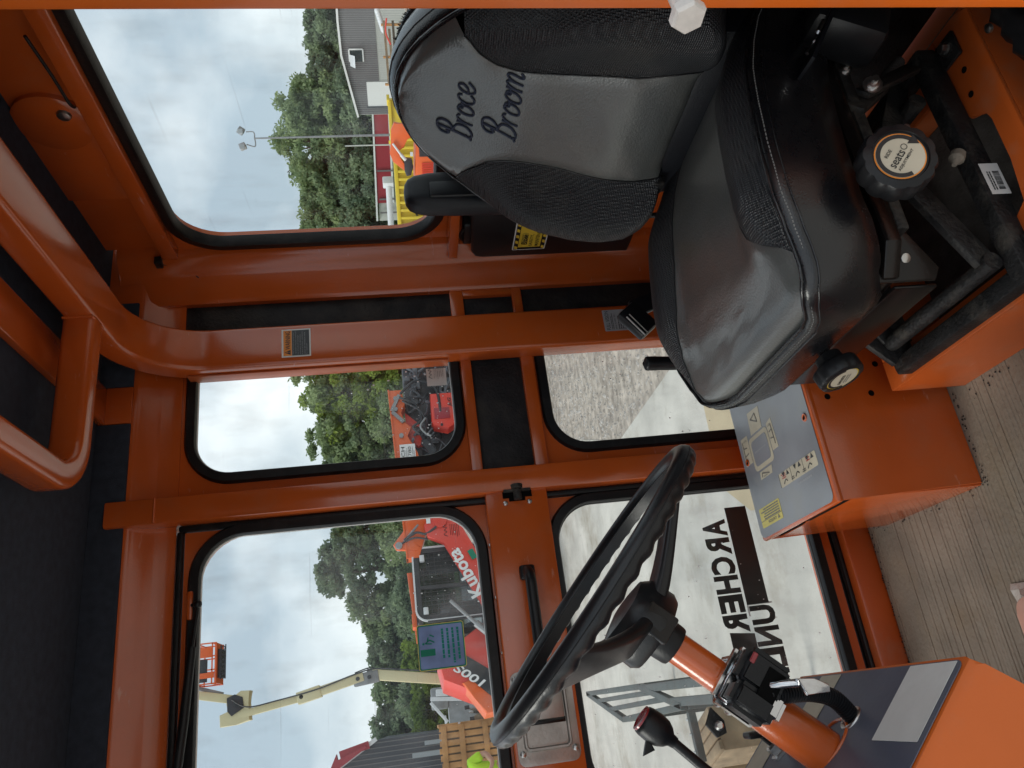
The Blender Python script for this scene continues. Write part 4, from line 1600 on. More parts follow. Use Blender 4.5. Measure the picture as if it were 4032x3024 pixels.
# ================================================================== STEERING COLUMN
col = thing('steering_column', 'black steering wheel on a slanted orange column with a turn signal switch', 'steering wheel', (-.085, .87, -.423))
TL = radians(41.5)
WN = Vector((sin(TL), 0, cos(TL)))            # up along the column
WT = Vector((-cos(TL), 0, sin(TL)))           # forward in the wheel plane
WC = Vector((.114, .87, -.198))
WR = .181
mb = MB()
NS, NT = 224, 16
rings = []
for i in range(NS):
    th = 2 * pi * i / NS
    rad = WT * cos(th) + Y_ * sin(th)
    g = .5 + .5 * cos(46 * th)
    r_ = []
    for k in range(NT):
        ph = 2 * pi * k / NT
        rr_ = .0124
        under = max(0, -sin(ph)) ** .7
        rr_ += .0030 * (g - .5) * under
        r_.append(WC + rad * (WR + rr_ * cos(ph)) + WN * (rr_ * .95 * sin(ph)))
    rings.append(r_)
mb.rings(rings, loop=True)
wheel = obj('wheel_rim', mb, 'wheel_plastic', col, smooth=60)
# moulding line
mb = MB()
mb.tube([WC + (WT * cos(a) + Y_ * sin(a)) * (WR + .0124) + WN * .001 for a in [2 * pi * k / 160 for k in range(160)]], .0007, 6, loop=True)
obj('rim_seam', mb, 'black_plastic', wheel)
mb = MB()
path = [WC + (WT * cos(a) + Y_ * sin(a)) * (WR - .014) - WN * .004 for a in [2 * pi * k / 120 for k in range(120)]]
mb.sweep([(-.007, -.006), (.007, -.006), (.007, .007), (-.007, .007)], path, WN, loop=True)
obj('rim_ledge', mb, 'wheel_plastic', wheel, smooth=40)
for th in (pi, radians(52), radians(-52)):
    rad = WT * cos(th) + Y_ * sin(th)
    tan = WN.cross(rad)
    mb = MB()
    rings = []
    for k in range(9):
        u = k / 8
        dr = .03 + (WR - .034) * u
        dz = -.064 + .058 * u ** 1.25
        w_ = .054 - .018 * sin(u * pi * .9) + .006 * u
        h_ = .017 - .006 * u
        sec = rrect(-w_ / 2, w_ / 2, -h_ / 2, h_ / 2, h_ * .35, 3)[0]
        rings.append([WC + rad * dr + WN * dz + tan * p[0] + WN * p[1] for p in sec])
    mb.rings(rings, cap0=True, cap1=True)
    obj('spoke', mb, 'wheel_plastic', wheel, smooth=40)
mb = MB()
mb.lathe([(.028, -.088), (.040, -.086), (.045, -.078), (.044, -.050), (.036, -.040), (.02, -.037)], WC, WN, 28, lambda a, r, h: r * (1 + .06 * cos(4 * a)))
obj('wheel_hub', mb, 'wheel_plastic', wheel, smooth=40)
mb = MB()
c_ = WC - WN * .072 - Y_ * .038
mb.box(c_ - Vector((.016, .008, .018)), c_ + Vector((.016, .004, .018)), .003, rot=Matrix.Rotation(TL, 3, 'Y'))
obj('hub_recess', mb, 'dark_steel', wheel)
mb = MB()
mb.cyl(WC - WN * .076, WC - WN * .109, .0245, .0225, 28, .003)
obj('column_boot', mb, 'rubber', col, smooth=40)
mb = MB()
mb.cyl(WC - WN * .104, WC - WN * .215, .0175, .0180, 32)
mb.cyl(WC - WN * .210, WC - WN * .345, .0235, .0255, 32)
obj('column_tube', mb, 'orange_paint', col)
# turn signal switch clamped to the near side of the column
def cpt(s, side, t):        # along the column from the wheel, towards the eye, and forward
    return WC - WN * s - Y_ * side + WT * t


RC = Matrix((( -WN.x, 0, WT.x), (0, -1, 0), (-WN.z, 0, WT.z)))     # local (s, side, t)
mb = MB()


def cbox(mb, s0, s1, a0, a1, t0, t1, bev):
    r = bmesh.ops.create_cube(mb.bm, size=1, matrix=Matrix.Translation(cpt((s0 + s1) / 2, (a0 + a1) / 2, (t0 + t1) / 2)) @ RC.to_4x4() @ Matrix.Diagonal((s1 - s0, a1 - a0, t1 - t0, 1)))
    es = list({e for v in r['verts'] for e in v.link_edges})
    if bev:
        bmesh.ops.bevel(mb.bm, geom=es, offset=bev, segments=3, affect='EDGES', clamp_overlap=True)


cbox(mb, .162, .218, .034, .058, -.038, .006, .008)
cbox(mb, .166, .214, .030, .062, .000, .030, .007)
sw_ = obj('switch_body', mb, 'black_plastic', col, smooth=40)
mb = MB()
cbox(mb, .158, .214, .014, .0345, -.036, .030, .006)
cbox(mb, .164, .200, -.028, .0145, -.030, -.022, .002)
obj('switch_base', mb, 'chrome', col, smooth=40)
mb = MB()
rings = []
for s in (.166, .186):
    rings.append(s)
mb.tube([cpt(.176, .030 * sin(a) * -1 + .002, .026 * cos(a)) for a in [2 * pi * k / 40 for k in range(40)]], .0022, 6, loop=True)
mb.tube([cpt(.190, .030 * sin(a) * -1 + .002, .026 * cos(a)) for a in [2 * pi * k / 40 for k in range(40)]], .0022, 6, loop=True)
obj('switch_strap', mb, 'zinc', col, smooth=60)
mb = MB()
cbox(mb, .167, .173, .0575, .0595, -.030, -.018, .001)
obj('indicator_lens', mb, 'red_plastic', col)
mb = MB()
cbox(mb, .188, .207, .0575, .0590, -.026, .012, 0)
obj('switch_slot', mb, 'hole_black', col)
mb = MB()
mb.tube(cr([cpt(.190, .046, -.004), cpt(.204, .062, -.016), cpt(.222, .070, -.030)], 6), [.0042] * 12 + [.004], 12)
hd = cpt(.222, .070, -.030)
mb.prism([(-.012, -.004), (.004, -.012), (.022, .004), (.018, .010), (.002, .006)], hd, -WN, -WT, -Y_ * .010, .002)
obj('signal_lever', mb, 'chrome', col, smooth=40)
mb = MB()
cbox(mb, .200, .222, .036, .056, -.010, .020, .006)
obj('switch_cup', mb, 'chrome', col, smooth=40)
mb = MB()
mb.prism([(0, 0), (.018, .003), (.026, .012), (.020, .022), (.004, .018)], cpt(.168, .012, .034), -WN, WT, Y_ * .006, .001)
obj('clamp_ear', mb, 'black_steel', col)
mb = MB()
mb.lathe([(.005, -.003), (.005, .008), (.003, .010)], cpt(.182, .010, .046), -Y_, 8)
obj('clamp_screw', mb, 'zinc', col)
# corrugated conduit from the switch to the dash plate
DA = Vector((-.006, .70, -.499))
DT = Vector((-cos(radians(46.1)), 0, sin(radians(46.1))))        # up the sloping plate
DN = DT.cross(Y_)
if DN.x < 0:
    DN = -DN


def dp(s, y, lift=0.0):      # point on the dash plate
    p = DA + DT * s + DN * lift
    return Vector((p.x, y, p.z))


cp = cr([Vector((-.018, .820, -.350)), Vector((-.019, .824, -.372)), Vector((-.021, .832, -.402)), Vector((-.030, .842, -.430)), Vector((-.047, .850, -.448)), Vector((-.060, .853, -.458))], 16)
mb = MB()
pts, rs = [], []
L = 0
for i in range(len(cp) - 1):
    seg = (cp[i + 1] - cp[i]).length
    m_ = max(2, int(seg / .00055))
    for k in range(m_):
        pts.append(cp[i].lerp(cp[i + 1], k / m_))
        rs.append(.0088 + .0012 * (1 if ((L + seg * k / m_) % .0034) < .0019 else -1) * .8)
    L += seg
mb.tube(pts, rs, 12)
obj('wiring_conduit', mb, 'black_plastic', col, smooth=25)
mb = MB()
path = [dp(.068, .852, .001) + (DT * cos(a) + Y_ * sin(a)) * .0125 for a in [2 * pi * k / 28 for k in range(28)]]
mb.tube(path, .0028, 8, loop=True)
obj('conduit_grommet', mb, 'zinc', col, smooth=60)

# ================================================================== DASH CONSOLE
dash = thing('dash_console', 'orange dash console with a sloping slate decal plate at the foot of the steering column', 'console', (-.12, .88, FL))
mb = MB()
DL = .30
a0 = dp(0, .70)
a1 = dp(DL, .70)
side = [(a0.x, a0.z), (a1.x, a1.z), (-.62, a1.z), (-.62, FL), (-.16, FL), (-.035 - .03, a0.z - .075), (a0.x - .008, a0.z - .012)]
mb.prism(side, (0, .700, 0), X_, Z_, (0, .355, 0), .006)
obj('console_body', mb, 'orange_bright', dash, smooth=35)
mb = MB()
pts = [(p[0], p[1]) for p in rrect(.004, DL - .004, .704, 1.051, .010, 5)[0]]
mb.prism([(s, y) for s, y in pts], DA + Vector((0, -.70, 0)) + DN * .0005, DT, Y_, DN * .0008)
obj('console_plate', mb, 'decal_navy', dash)


def dcard(name, s0, s1, y0, y1, material, lift=.0018, r=.002):
    mb = MB()
    pts = rrect(s0, s1, y0, y1, r, 3)[0] if r else [(s0, y0), (s1, y0), (s1, y1), (s0, y1)]
    mb.prism(pts, DA + Vector((0, -.70, 0)) + DN * lift, DT, Y_, DN * .0004)
    return obj(name, mb, material, dash)


dcard('blank_label', .006, .094, .711, .787, 'decal_white', .0018, .001)
text('label_text', 'Equipment Daily Inspection', dp(.0875, .782), -Y_, DT, .066, .0045, 'print_grey', dash, .0026)
dcard('notice_label', .006, .072, .930, .980, 'decal_cream')
mb = MB()
for k in range(6):
    s = .012 + k * .0098
    lines(mb, dp(s, .976), -Y_, DT, .042, .0048, 2, .0026, .5, 20 + k)
obj('label_print', mb, 'print_grey', dash)
dcard('gauge_label', .085, .20, 1.000, 1.045, 'decal_cream')
mb = MB()
for k in range(7):
    lines(mb, dp(.090 + k * .012, 1.042), -Y_, DT, .036, .006, 2, .0026, .5, 40 + k)
obj('label_print', mb, 'print_grey', dash)
text('plate_text', 'STARTING', dp(.097, .809), -Y_, DT, .018, .004, 'print_faint', dash, .0018)
text('plate_text', 'AID', dp(.090, .800), -Y_, DT, .007, .004, 'print_faint', dash, .0018)
# column opening and key switch
mb = MB()
path = [dp(.100, .870, .0015) + (DT * cos(a) * 1.12 + Y_ * sin(a)) * .0275 for a in [2 * pi * k / 36 for k in range(36)]]
mb.tube(path, .0022, 8, loop=True)
obj('column_collar', mb, 'orange_paint', dash, smooth=60)
mb = MB()
mb.lathe([(.013, 0), (.013, .003), (.0095, .004), (.0095, .013), (.007, .015)], dp(.115, .974, .0015), DN, 6)
ks = obj('key_switch', mb, 'zinc', dash, smooth=25)
mb = MB()
mb.box(dp(.112, .974) + Vector((-.004, -.010, -.006)) + DN * .030, dp(.112, .974) + Vector((.004, .014, .020)) + DN * .030, .003)
mb.cyl(dp(.115, .974, .014), dp(.115, .974, .03), .003)
obj('key', mb, 'black_plastic', dash)

# throttle lever with the red button, rising from the far end of the dash
thr = thing('throttle_lever', 'black throttle lever whose round knob has a red button on top', 'lever', (-.16, .95, -.40))
kb = Vector((-.049, .95, -.2735))
ktop = Vector((-.0255, .95, -.2475))
ax = (ktop - kb).normalized()
mb = MB()
mb.lathe([(.0065, -.010), (.0075, -.004), (.0125, .001), (.0165, .008), (.0180, .018), (.0172, .030), (.0160, .0345), (.0150, .0350)], kb - ax * .002, ax, 26)
obj('knob', mb, 'black_plastic', thr, smooth=50)
mb = MB()
mb.lathe([(.0150, .0), (.0150, .0025), (.0120, .0032), (.0118, .0018), (.004, .0015)], kb + ax * .0328, ax, 24)
obj('red_button', mb, 'red_plastic', thr, smooth=40)
mb = MB()
mb.prism([(-.004, .012), (.012, .020), (.004, .033)], kb + ax * .016 - Y_ * .003, -ax, Vector((-ax.z, 0, ax.x)), Y_ * .006, .001)
obj('knob_fin', mb, 'black_plastic', thr)
mb = MB()
mb.tube([kb - ax * .005, kb - ax * .05 + Vector((-.004, 0, 0)), Vector((-.118, .95, -.345)), Vector((-.175, .95, -.40))], .0058, 12)
obj('stem', mb, 'black_plastic', thr, smooth=50)

# ================================================================== SIDE CONTROL CONSOLE
con = thing('control_console', 'orange sheet steel control console with a slate decal top beside the seat', 'console', (.42, 1.26, FL))
CT = -.660
mb = MB()
mb.box((.234, 1.110, CT - .0125), (.66, 1.402, CT), .005)
mb.prism([(.242, FL), (.66, FL), (.66, CT - .010), (.2365, CT - .010)], (0, 1.1125, 0), X_, Z_, (0, .0035, 0), .0008)
mb.prism([(.242, FL), (.66, FL), (.66, CT - .010), (.2365, CT - .010)], (0, 1.3955, 0), X_, Z_, (0, .0035, 0), .0008)
mb.box((.655, 1.1165, FL), (.66, 1.395, CT - .012))
mb.prism([(1.1165, FL), (1.395, FL), (1.395, CT - .034), (1.30, CT - .034), (1.26, CT - .026), (1.1165, CT - .026)], (.2385, 0, 0), Y_, Z_, (.004, 0, 0), .0008)
obj('console_body', mb, 'orange_paint', con, smooth=35)
mb = MB()
mb.prism([(1.118, CT - .027), (1.255, CT - .027), (1.262, CT - .014), (1.118, CT - .014)], (.2375, 0, 0), Y_, Z_, (.004, 0, 0))
mb.box((.240, 1.118, CT - .10), (.60, 1.39, CT - .030))
obj('console_slot', mb, 'hole_black', con)
mb = MB()
mb.prism(rrect(.2385, .655, 1.1165, 1.3985, .014, 6)[0], (0, 0, CT + .0006), X_, Y_, (0, 0, .0007))
obj('console_plate', mb, 'decal_slate', con)


def ccard(name, poly, material, lift):
    mb = MB()
    mb.prism(poly, (0, 0, CT + lift), X_, Y_, (0, 0, .0003))
    return obj(name, mb, material, con)


# joystick pattern label: a pad with four wings
ccard('pattern_label', rrect(.356, .421, 1.268, 1.352, .010, 4)[0], 'decal_cream', .0016)
ccard('pattern_label', [(.425, 1.285), (.465, 1.280), (.468, 1.330), (.425, 1.335)], 'decal_cream', .0015)
ccard('pattern_label', [(.338, 1.290), (.352, 1.285), (.352, 1.338), (.338, 1.340)], 'decal_cream', .0015)
ccard('pattern_label', [(.372, 1.242), (.428, 1.245), (.424, 1.266), (.372, 1.266)], 'decal_cream', .0015)
ccard('pattern_label', [(.378, 1.354), (.432, 1.354), (.432, 1.384), (.378, 1.386)], 'decal_cream', .0015)
ccard('pattern_centre', rrect(.364, .413, 1.276, 1.344, .008, 4)[0], 'decal_slate', .0021)
mb = MB()
lines(mb, (.392, 1.286, CT), Y_, -X_, .05, .0035, 1, .0028, .9, 15)
obj('pattern_text', mb, 'print_faint', con)
mb = MB()
for (a, b) in (((.440, 1.297), (.452, 1.322)), ((.452, 1.322), (.458, 1.300)), ((.440, 1.297), (.458, 1.300)), ((.341, 1.300), (.348, 1.328)), ((.348, 1.328), (.341, 1.331)),
               ((.380, 1.249), (.418, 1.251)), ((.392, 1.250), (.394, 1.262)), ((.408, 1.250), (.406, 1.262)), ((.385, 1.380), (.425, 1.379)), ((.396, 1.379), (.398, 1.362)), ((.412, 1.379), (.410, 1.364))):
    mb.bar((a[0], a[1], CT + .0023), (b[0], b[1], CT + .0023), .0022, .0004)
obj('pattern_print', mb, 'print_grey', con)
text('pattern_text', 'LEFT', (.420, 1.250, CT), (0, 1, 0), (-1, 0, 0), .014, .004, 'print_grey', con, .0022)
text('pattern_text', 'RIGHT', (.426, 1.359, CT), (0, 1, 0), (-1, 0, 0), .016, .004, 'print_grey', con, .0022)
text('pattern_text', 'DOWN', (.342, 1.310, CT), (0, 1, 0), (-1, 0, 0), .014, .003, 'print_grey', con, .0022)
ccard('function_label', rrect(.302, .327, 1.131, 1.270, .003, 3)[0], 'decal_cream', .0015)
mb = MB()
for k in range(3):
    y = 1.138 + k * .046
    for d in (0, .016):
        mb.prism([(-.004, -.005), (.004, 0), (-.004, .005)], (.322, y + 0.006 + d, CT + .0021), (-X_) if d else X_, Y_, (0, 0, .0003))
    mb.box((.3025, y + .040, CT + .0019), (.3265, y + .0405, CT + .0022))
    mb.tube(cr([(.308, y + .012, CT + .0022), (.312, y + .018, CT + .0022), (.306, y + .026, CT + .0022)], 4), .0008, 5)
lines(mb, (.3105, 1.172, CT), Y_, -X_, .014, .006, 2, .0021, .5, 6)
lines(mb, (.3105, 1.216, CT), Y_, -X_, .014, .006, 2, .0021, .5, 7)
obj('label_print', mb, 'decal_dark', con)
mb = MB()
lines(mb, (.3245, 1.152, CT), Y_, -X_, .016, .008, 2, .0022, .5, 8)
lines(mb, (.3245, 1.244, CT), Y_, -X_, .018, .010, 3, .0022, .5, 9)
obj('label_print', mb, 'decal_red', con)
mb = MB()
lines(mb, (.295, 1.160, CT), Y_, -X_, .062, .0042, 1, .0018, .9, 16)
obj('plate_text', mb, 'print_faint', con)
ccard('caution_label', rrect(.255, .291, 1.293, 1.382, .003, 3)[0], 'decal_pale_yellow', .0015)
text('label_text', 'CAUTION', (.2645, 1.318, CT), (0, 1, 0), (-1, 0, 0), .034, .0058, 'print_grey', con, .0022, bold=.01)
mb = MB()
lines(mb, (.289, 1.298, CT), Y_, -X_, .078, .022, 5, .0022, .55, 12)
mb.prism([(-.003, -.004), (-.003, .004), (.004, 0)], (.2615, 1.308, CT + .0022), X_, Y_, (0, 0, .0002))
mb.box((.2665, 1.294, CT + .0019), (.2672, 1.381, CT + .0022))
obj('label_print', mb, 'print_grey', con)
for x, y in ((.384, 1.377), (.384, 1.132)):
    mb = MB()
    mb.tube([(x + .0055 * cos(a), y + .0055 * sin(a), CT + .0022) for a in [2 * pi * k / 20 for k in range(20)]], .0016, 6, loop=True)
    obj('hole_rim', mb, 'orange_paint', con, smooth=60)
    mb = MB()
    mb.cyl((x, y, CT + .0016), (x, y, CT + .0022), .0045, seg=18)
    obj('plate_hole', mb, 'hole_black', con)
for x, z in ((.506, -.799), (.462, -.800), (.410, -.697), (.410, -.776), (.36, -.9)):
    if z > -.85:
        mb = MB()
        mb.cyl((x, 1.1124, z), (x, 1.1118, z), .0052, seg=16)
        obj('bolt_hole', mb, 'hole_black', con)

# ================================================================== DOCUMENT BOX AND FLOOR BAG
box = thing('document_box', 'black plastic document box with a yellow safety sticker behind the seat', 'box', (.92, 1.36, -.54))
mb = MB()
mb.prism([(1.262, -.186), (1.268, -.172), (1.285, -.166), (1.425, -.176), (1.441, -.184), (1.447, -.2), (1.449, -.535), (1.262, -.535)], (.925, 0, 0), Y_, Z_, (.052, 0, 0), .007)
obj('box_body', mb, 'black_plastic', box, smooth=45)
mb = MB()
mb.box((.932, 1.330, -.176), (.965, 1.402, -.156), .005)
mb.tube(cr([(.94, 1.345, -.163), (.935, 1.36, -.152), (.935, 1.38, -.152), (.94, 1.398, -.163)], 5), .004, 8)
obj('box_latch', mb, 'black_plastic', box, smooth=45)
mb = MB()
card(mb, (.9246, 1.419, -.3375), -Y_, Z_, .115, .073, .0004, .0004, .003)
obj('box_sticker', mb, 'decal_white', box)
mb = MB()
card(mb, (.9238, 1.4165, -.335), -Y_, Z_, .110, .068, .0003, .0003)
obj('sticker_field', mb, 'decal_black', box)
mb = MB()
card(mb, (.9232, 1.407, -.325), -Y_, Z_, .091, .0485, .0003, .0003)
for k in range(5):
    y = 1.4155 - k * .021
    mb.prism([(0, 0), (-.010, 0), (-.014, .0068), (-.004, .0068)], (.9229, y, -.2752), Y_, Z_, (-.0002, 0, 0))
    mb.prism([(0, 0), (-.010, 0), (-.014, .0068), (-.004, .0068)], (.9229, y, -.3345), Y_, Z_, (-.0002, 0, 0))
obj('sticker_panel', mb, 'decal_yellow', box)
text('sticker_text', 'Broce', (.9224, 1.397, -.295), -Y_, Z_, .036, .0125, 'decal_black', box, .0003, shear=.35, bold=.012)
text('sticker_text', 'SAFETY,', (.9224, 1.403, -.3075), -Y_, Z_, .044, .0080, 'decal_black', box, .0003, bold=.008)
text('sticker_text', 'MAINTENANCE', (.9224, 1.403, -.3200), -Y_, Z_, .074, .0080, 'decal_black', box, .0003, bold=.008)
mb = MB()
for k in range(7):
    mb.tube([(.9222, 1.392 - k * .0055 + .005 * cos(a), -.2885 + .0065 * sin(a)) for a in [2 * pi * j / 18 for j in range(18)]], .0003, 5, loop=True)
obj('sticker_swirl', mb, 'decal_black', box)

bag = thing('plastic_bag', 'crinkled clear plastic packet with a pink face lying on the floor', 'packet', (.03, 1.07, FL))
mb = MB()
gx, gy = 16, 14
rr = random.Random(9)
vs, fs = [], []
for i in range(gx):
    for j in range(gy):
        u, v = i / (gx - 1), j / (gy - 1)
        x = -.06 + .139 * u + .01 * (v - .5)
        y = .985 + .147 * v - .02 * (1 - u)
        e = min(u, 1 - u, v, 1 - v)
        vs.append((x, y, FL + .004 + .020 * sstep(0, .25, e) + rr.uniform(-1, 1) * (.0035 if e < .2 else .0012)))
for i in range(gx - 1):
    for j in range(gy - 1):
        a = i * gy + j
        fs.append((a, a + 1, a + gy + 1, a + gy))
mb.add(vs, fs)
obj('film', mb, 'clear_film', bag, smooth=12)
mb = MB()
mb.prism(rrect(-.05, .060, 1.0, 1.108, .024, 6)[0], (0, 0, FL + .0225), X_, Y_, (0, 0, .006), .002)
obj('pink_face', mb, 'pink_plastic', bag)

# ================================================================== OUTSIDE: MACHINES
def K(p, r, r0):            # a point measured at range r0, moved out along its ray to range r
    k = r / r0
    return Vector((p[0] * k, p[1] * k, p[2] * k))


# ---- red compact track loader, side on (local: x along the machine, y away, z up from the ground)
ld = thing('track_loader', 'red compact track loader with a caged cab and a lettered lift arm', 'track loader', (1.85, 11.2, GR), radians(8), local=True)
kz = GZ
mb = MB()
mb.box((-.9, .1, .35), (1.1, 1.3, .95), .06)
mb.prism([(-1.55, .55), (-1.75, 1.00), (-1.35, 1.80), (-1.05, 1.86), (-.62, 1.15), (-.62, .55)], (0, .15, 0), X_, Z_, (0, 1.0, 0), .04)
obj('machine_body', mb, 'machine_red', ld)
for y in (-.18, 1.15):
    mb = MB()
    mb.prism([(-1.35, .05), (-1.55, .25), (-1.45, .52), (-.5, .66), (.75, .60), (1.15, .42), (1.10, .16), (.85, .02), (-1.1, .0)], (0, y, 0), X_, Z_, (0, .40, 0), .06)
    obj('track', mb, 'machine_black', ld)
# cab: frame posts, roof, mesh guards and glass
mb = MB()
pts = rrect(-.52, .47, 1.02, 2.06, .14, 6)[0]
mb.sweep([(-.045, -.03), (.045, -.03), (.045, .03), (-.045, .03)], [Vector((p[0], .10, p[1])) for p in pts], (0, 1, 0), loop=True)
mb.sweep([(-.045, -.03), (.045, -.03), (.045, .03), (-.045, .03)], [Vector((p[0], 1.05, p[1])) for p in pts], (0, 1, 0), loop=True)
mb.box((-.42, .10, 2.01), (.38, 1.05, 2.09), .03)
mb.box((.42, .12, .95), (.47, 1.03, 1.9), .01)
mb.box((-.50, .12, .90), (.45, 1.03, 1.05), .02)
mb.bar((-.10, .09, 1.05), (-.08, .09, 2.02), .05, .05)
obj('cab_frame', mb, 'machine_black', ld)
mb = MB()
for i in range(15):
    x = -.46 + .062 * i
    mb.bar((x, .085, 1.06), (x, .085, 2.02), .005, .005)
for i in range(11):
    z = 1.10 + .086 * i
    mb.bar((-.48, .085, z), (.44, .085, z), .006, .006)
o = obj('cab_mesh', mb, 'machine_black', ld)
mb = MB()
mb.prism(rrect(-.48, .43, 1.06, 2.02, .12, 5)[0], (0, .12, 0), X_, Z_, (0, .01, 0))
mb.prism(rrect(-.48, .43, 1.06, 2.02, .12, 5)[0], (0, 1.03, 0), X_, Z_, (0, .01, 0))
obj('cab_glass', mb, 'glass_tint', ld)
mb = MB()
mb.box((-.32, .35, .95), (.02, .85, 1.22), .06)
mb.box((-.36, .35, 1.2), (-.24, .85, 1.75), .05)
obj('cab_seat', mb, 'machine_black', ld)
mb = MB()
pale = rrect(-.46, .42, 1.99, 2.075, .03, 3)[0]
mb.sweep([(-.012, -.012), (.012, -.012), (.012, .012), (-.012, .012)], [Vector((p[0], .06, p[1])) for p in rrect(-.555, .50, .99, 2.10, .16, 8)[0]], (0, 1, 0), loop=True)
obj('cab_trim', mb, 'machine_white', ld)
# lift arm in front of the cab
mb = MB()
arm = [(1.02, 1.76), (.78, 1.90), (.60, 1.86), (.50, 1.62), (-.55, 1.12), (-1.15, 1.05), (-1.20, .86), (-.55, .88), (.15, 1.10), (.70, 1.34), (.98, 1.42), (1.08, 1.58)]
mb.prism(arm, (0, -.10, 0), X_, Z_, (0, .10, 0), .015)
am = obj('lift_arm', mb, 'machine_red', ld)
ang = atan2(.50, 1.05)
tx = Vector((cos(ang * .92), 0, sin(ang * .92)))
tz = Vector((-sin(ang * .92), 0, cos(ang * .92)))
text('arm_lettering', 'Kubota', Vector((-.30, -.116, 1.13)), tx, tz, .76, .20, 'vinyl_white', am, .002, bold=.03)
mb = MB()
card(mb, Vector((.22, -.116, 1.175)), tx, tz, .15, .085, .002, .002)
obj('arm_decal', mb, 'print_green', am)
mb = MB()
mb.cyl((.82, -.13, 1.66), (.82, .02, 1.66), .10, .10, 20, .01)
mb.cyl((-.62, -.13, 1.03), (-.62, .02, 1.03), .07, .07, 20, .01)
obj('arm_pin', mb, 'machine_red', am)
mb = MB()
card(mb, Vector((.80, -.112, 1.80)), X_, Z_, .12, .06, .002, .002)
obj('arm_plate', mb, 'vinyl_white', am)
mb = MB()
mb.prism([(.46, 2.02), (.50, 2.32), (.58, 2.36), (1.00, 2.02), (1.02, 1.80), (.56, 2.06), (.50, 1.95)], (0, .02, 0), X_, Z_, (0, .06, 0), .01)
mb.prism([(-.60, 2.06), (.48, 2.12), (.48, 2.20), (-.60, 2.13)], (0, 1.06, 0), X_, Z_, (0, .08, 0), .01)
mb.box((-.50, .55, 2.10), (-.30, .75, 2.17), .01)
obj('link_arm', mb, 'machine_orange', ld)
mb = MB()
mb.cyl((.55, -.02, 2.28), (.55, .12, 2.28), .05, seg=14)
mb.tube([(.60, .0, 2.2), (.84, .0, 1.98)], .022, 8)
mb.tube([(-.70, -.08, 1.30), (-.95, -.08, 1.05)], .05, 10)
mb.tube([(-.70, -.08, 1.30), (-.35, -.08, 1.62)], .025, 8)
obj('cylinder', mb, 'grey_steel', ld)
mb = MB()
mb.tube(cr([(.62, -.02, 2.20), (.70, -.06, 2.02), (.66, -.08, 1.88), (.74, -.12, 1.72)], 6), .018, 8)
mb.tube(cr([(.58, .0, 2.24), (.63, -.04, 2.04), (.58, -.06, 1.86)], 6), .015, 8)
mb.tube(cr([(-.45, -.13, 1.10), (-.70, -.14, 1.20), (-.95, -.13, 1.06), (-1.1, -.13, 1.12)], 6), .018, 8)
obj('arm_hose', mb, 'machine_black', ld, smooth=60)
for x in (-.42, .34):
    mb = MB()
    mb.box((x - .05, .03, 1.93), (x + .05, .09, 2.0), .01)
    obj('work_lamp', mb, 'machine_white', ld)
mb = MB()
mb.tube([(-.58, .04, 1.05), (-.58, .04, 1.95)], .018, 8)
obj('grab_bar', mb, 'machine_black', ld)
# black rear panel with the model number along its slope
mb = MB()
mb.prism([(-1.05, 1.78), (-.78, 1.86), (-1.38, 1.05), (-1.66, 1.16)], (0, .10, 0), X_, Z_, (0, .04, 0), .01)
rp = obj('rear_panel', mb, 'machine_black', ld)
u = Vector((-.46, 0, -.62)).normalized()
v = Vector((-u.z, 0, u.x))
text('model_number', '100S', Vector((-1.43, .098, 1.235)), -u, Vector((u.z, 0, -u.x)), .46, .115, 'vinyl_white', rp, .003, bold=.02, shear=.2)
mb = MB()
mb.prism([(-1.62, 1.42), (-1.42, 1.56), (-1.36, 1.36), (-1.66, 1.02), (-1.82, 1.06), (-1.84, 1.28)], (0, .12, 0), X_, Z_, (0, .5, 0), .02)
obj('rear_hood', mb, 'machine_orange', ld)

# ---- orange telehandler boom end beyond the side window
jl = thing('telehandler', 'orange telehandler with a slanting boom, hoses and a white phone sign', 'telehandler', (4.2, 12.2, GR), 0, local=False)
k = 12.0 / 9.0
mb = MB()
mb.prism([(4.86, .19), (4.86, -.02), (4.60, -.06), (4.48, .02), (4.30, -.03), (4.22, -.14), (4.08, -.05), (3.98, -.12), (3.80, -.20), (3.60, -.24), (2.6, -.24), (2.2, -.10), (2.2, .08)], (0, 11.30, 0), X_, Z_, (0, .32, 0), .01)
bm_ = obj('boom', mb, 'machine_orange', jl)
mb = MB()
mb.prism([(2.2, .06), (2.2, .085), (4.87, .195), (4.87, .17)], (0, 11.28, 0), X_, Z_, (0, .36, 0), .004)
obj('boom_edge', mb, 'machine_orange', bm_)
mb = MB()
for x, z in ((4.70, .08), (4.52, .09), (4.08, .03)):
    mb.cyl((x, 11.29, z), (x, 11.24, z), .035, seg=14)
obj('boom_pin', mb, 'grey_steel', bm_)
mb = MB()
mb.bar((4.76, 11.27, .02), (4.50, 11.27, .15), .05, .05, (0, 1, 0))
mb.bar((4.48, 11.27, .14), (4.30, 11.27, -.02), .05, .05, (0, 1, 0))
obj('boom_rail', mb, 'grey_steel', bm_)
mb = MB()
mb.tube(cr([(4.70, 11.22, .02), (4.55, 11.2, -.22), (4.30, 11.2, -.30), (4.18, 11.2, -.16), (4.05, 11.2, -.26)], 8), .020, 8)
mb.tube(cr([(4.62, 11.18, -.02), (4.42, 11.18, -.30), (4.20, 11.18, -.34), (4.02, 11.18, -.28)], 8), .016, 8)
mb.tube(cr([(4.75, 11.2, .0), (4.95, 11.2, -.25), (4.80, 11.2, -.55), (4.4, 11.2, -.60)], 8), .022, 8)
obj('hoses', mb, 'machine_black', jl, smooth=50)
mb = MB()
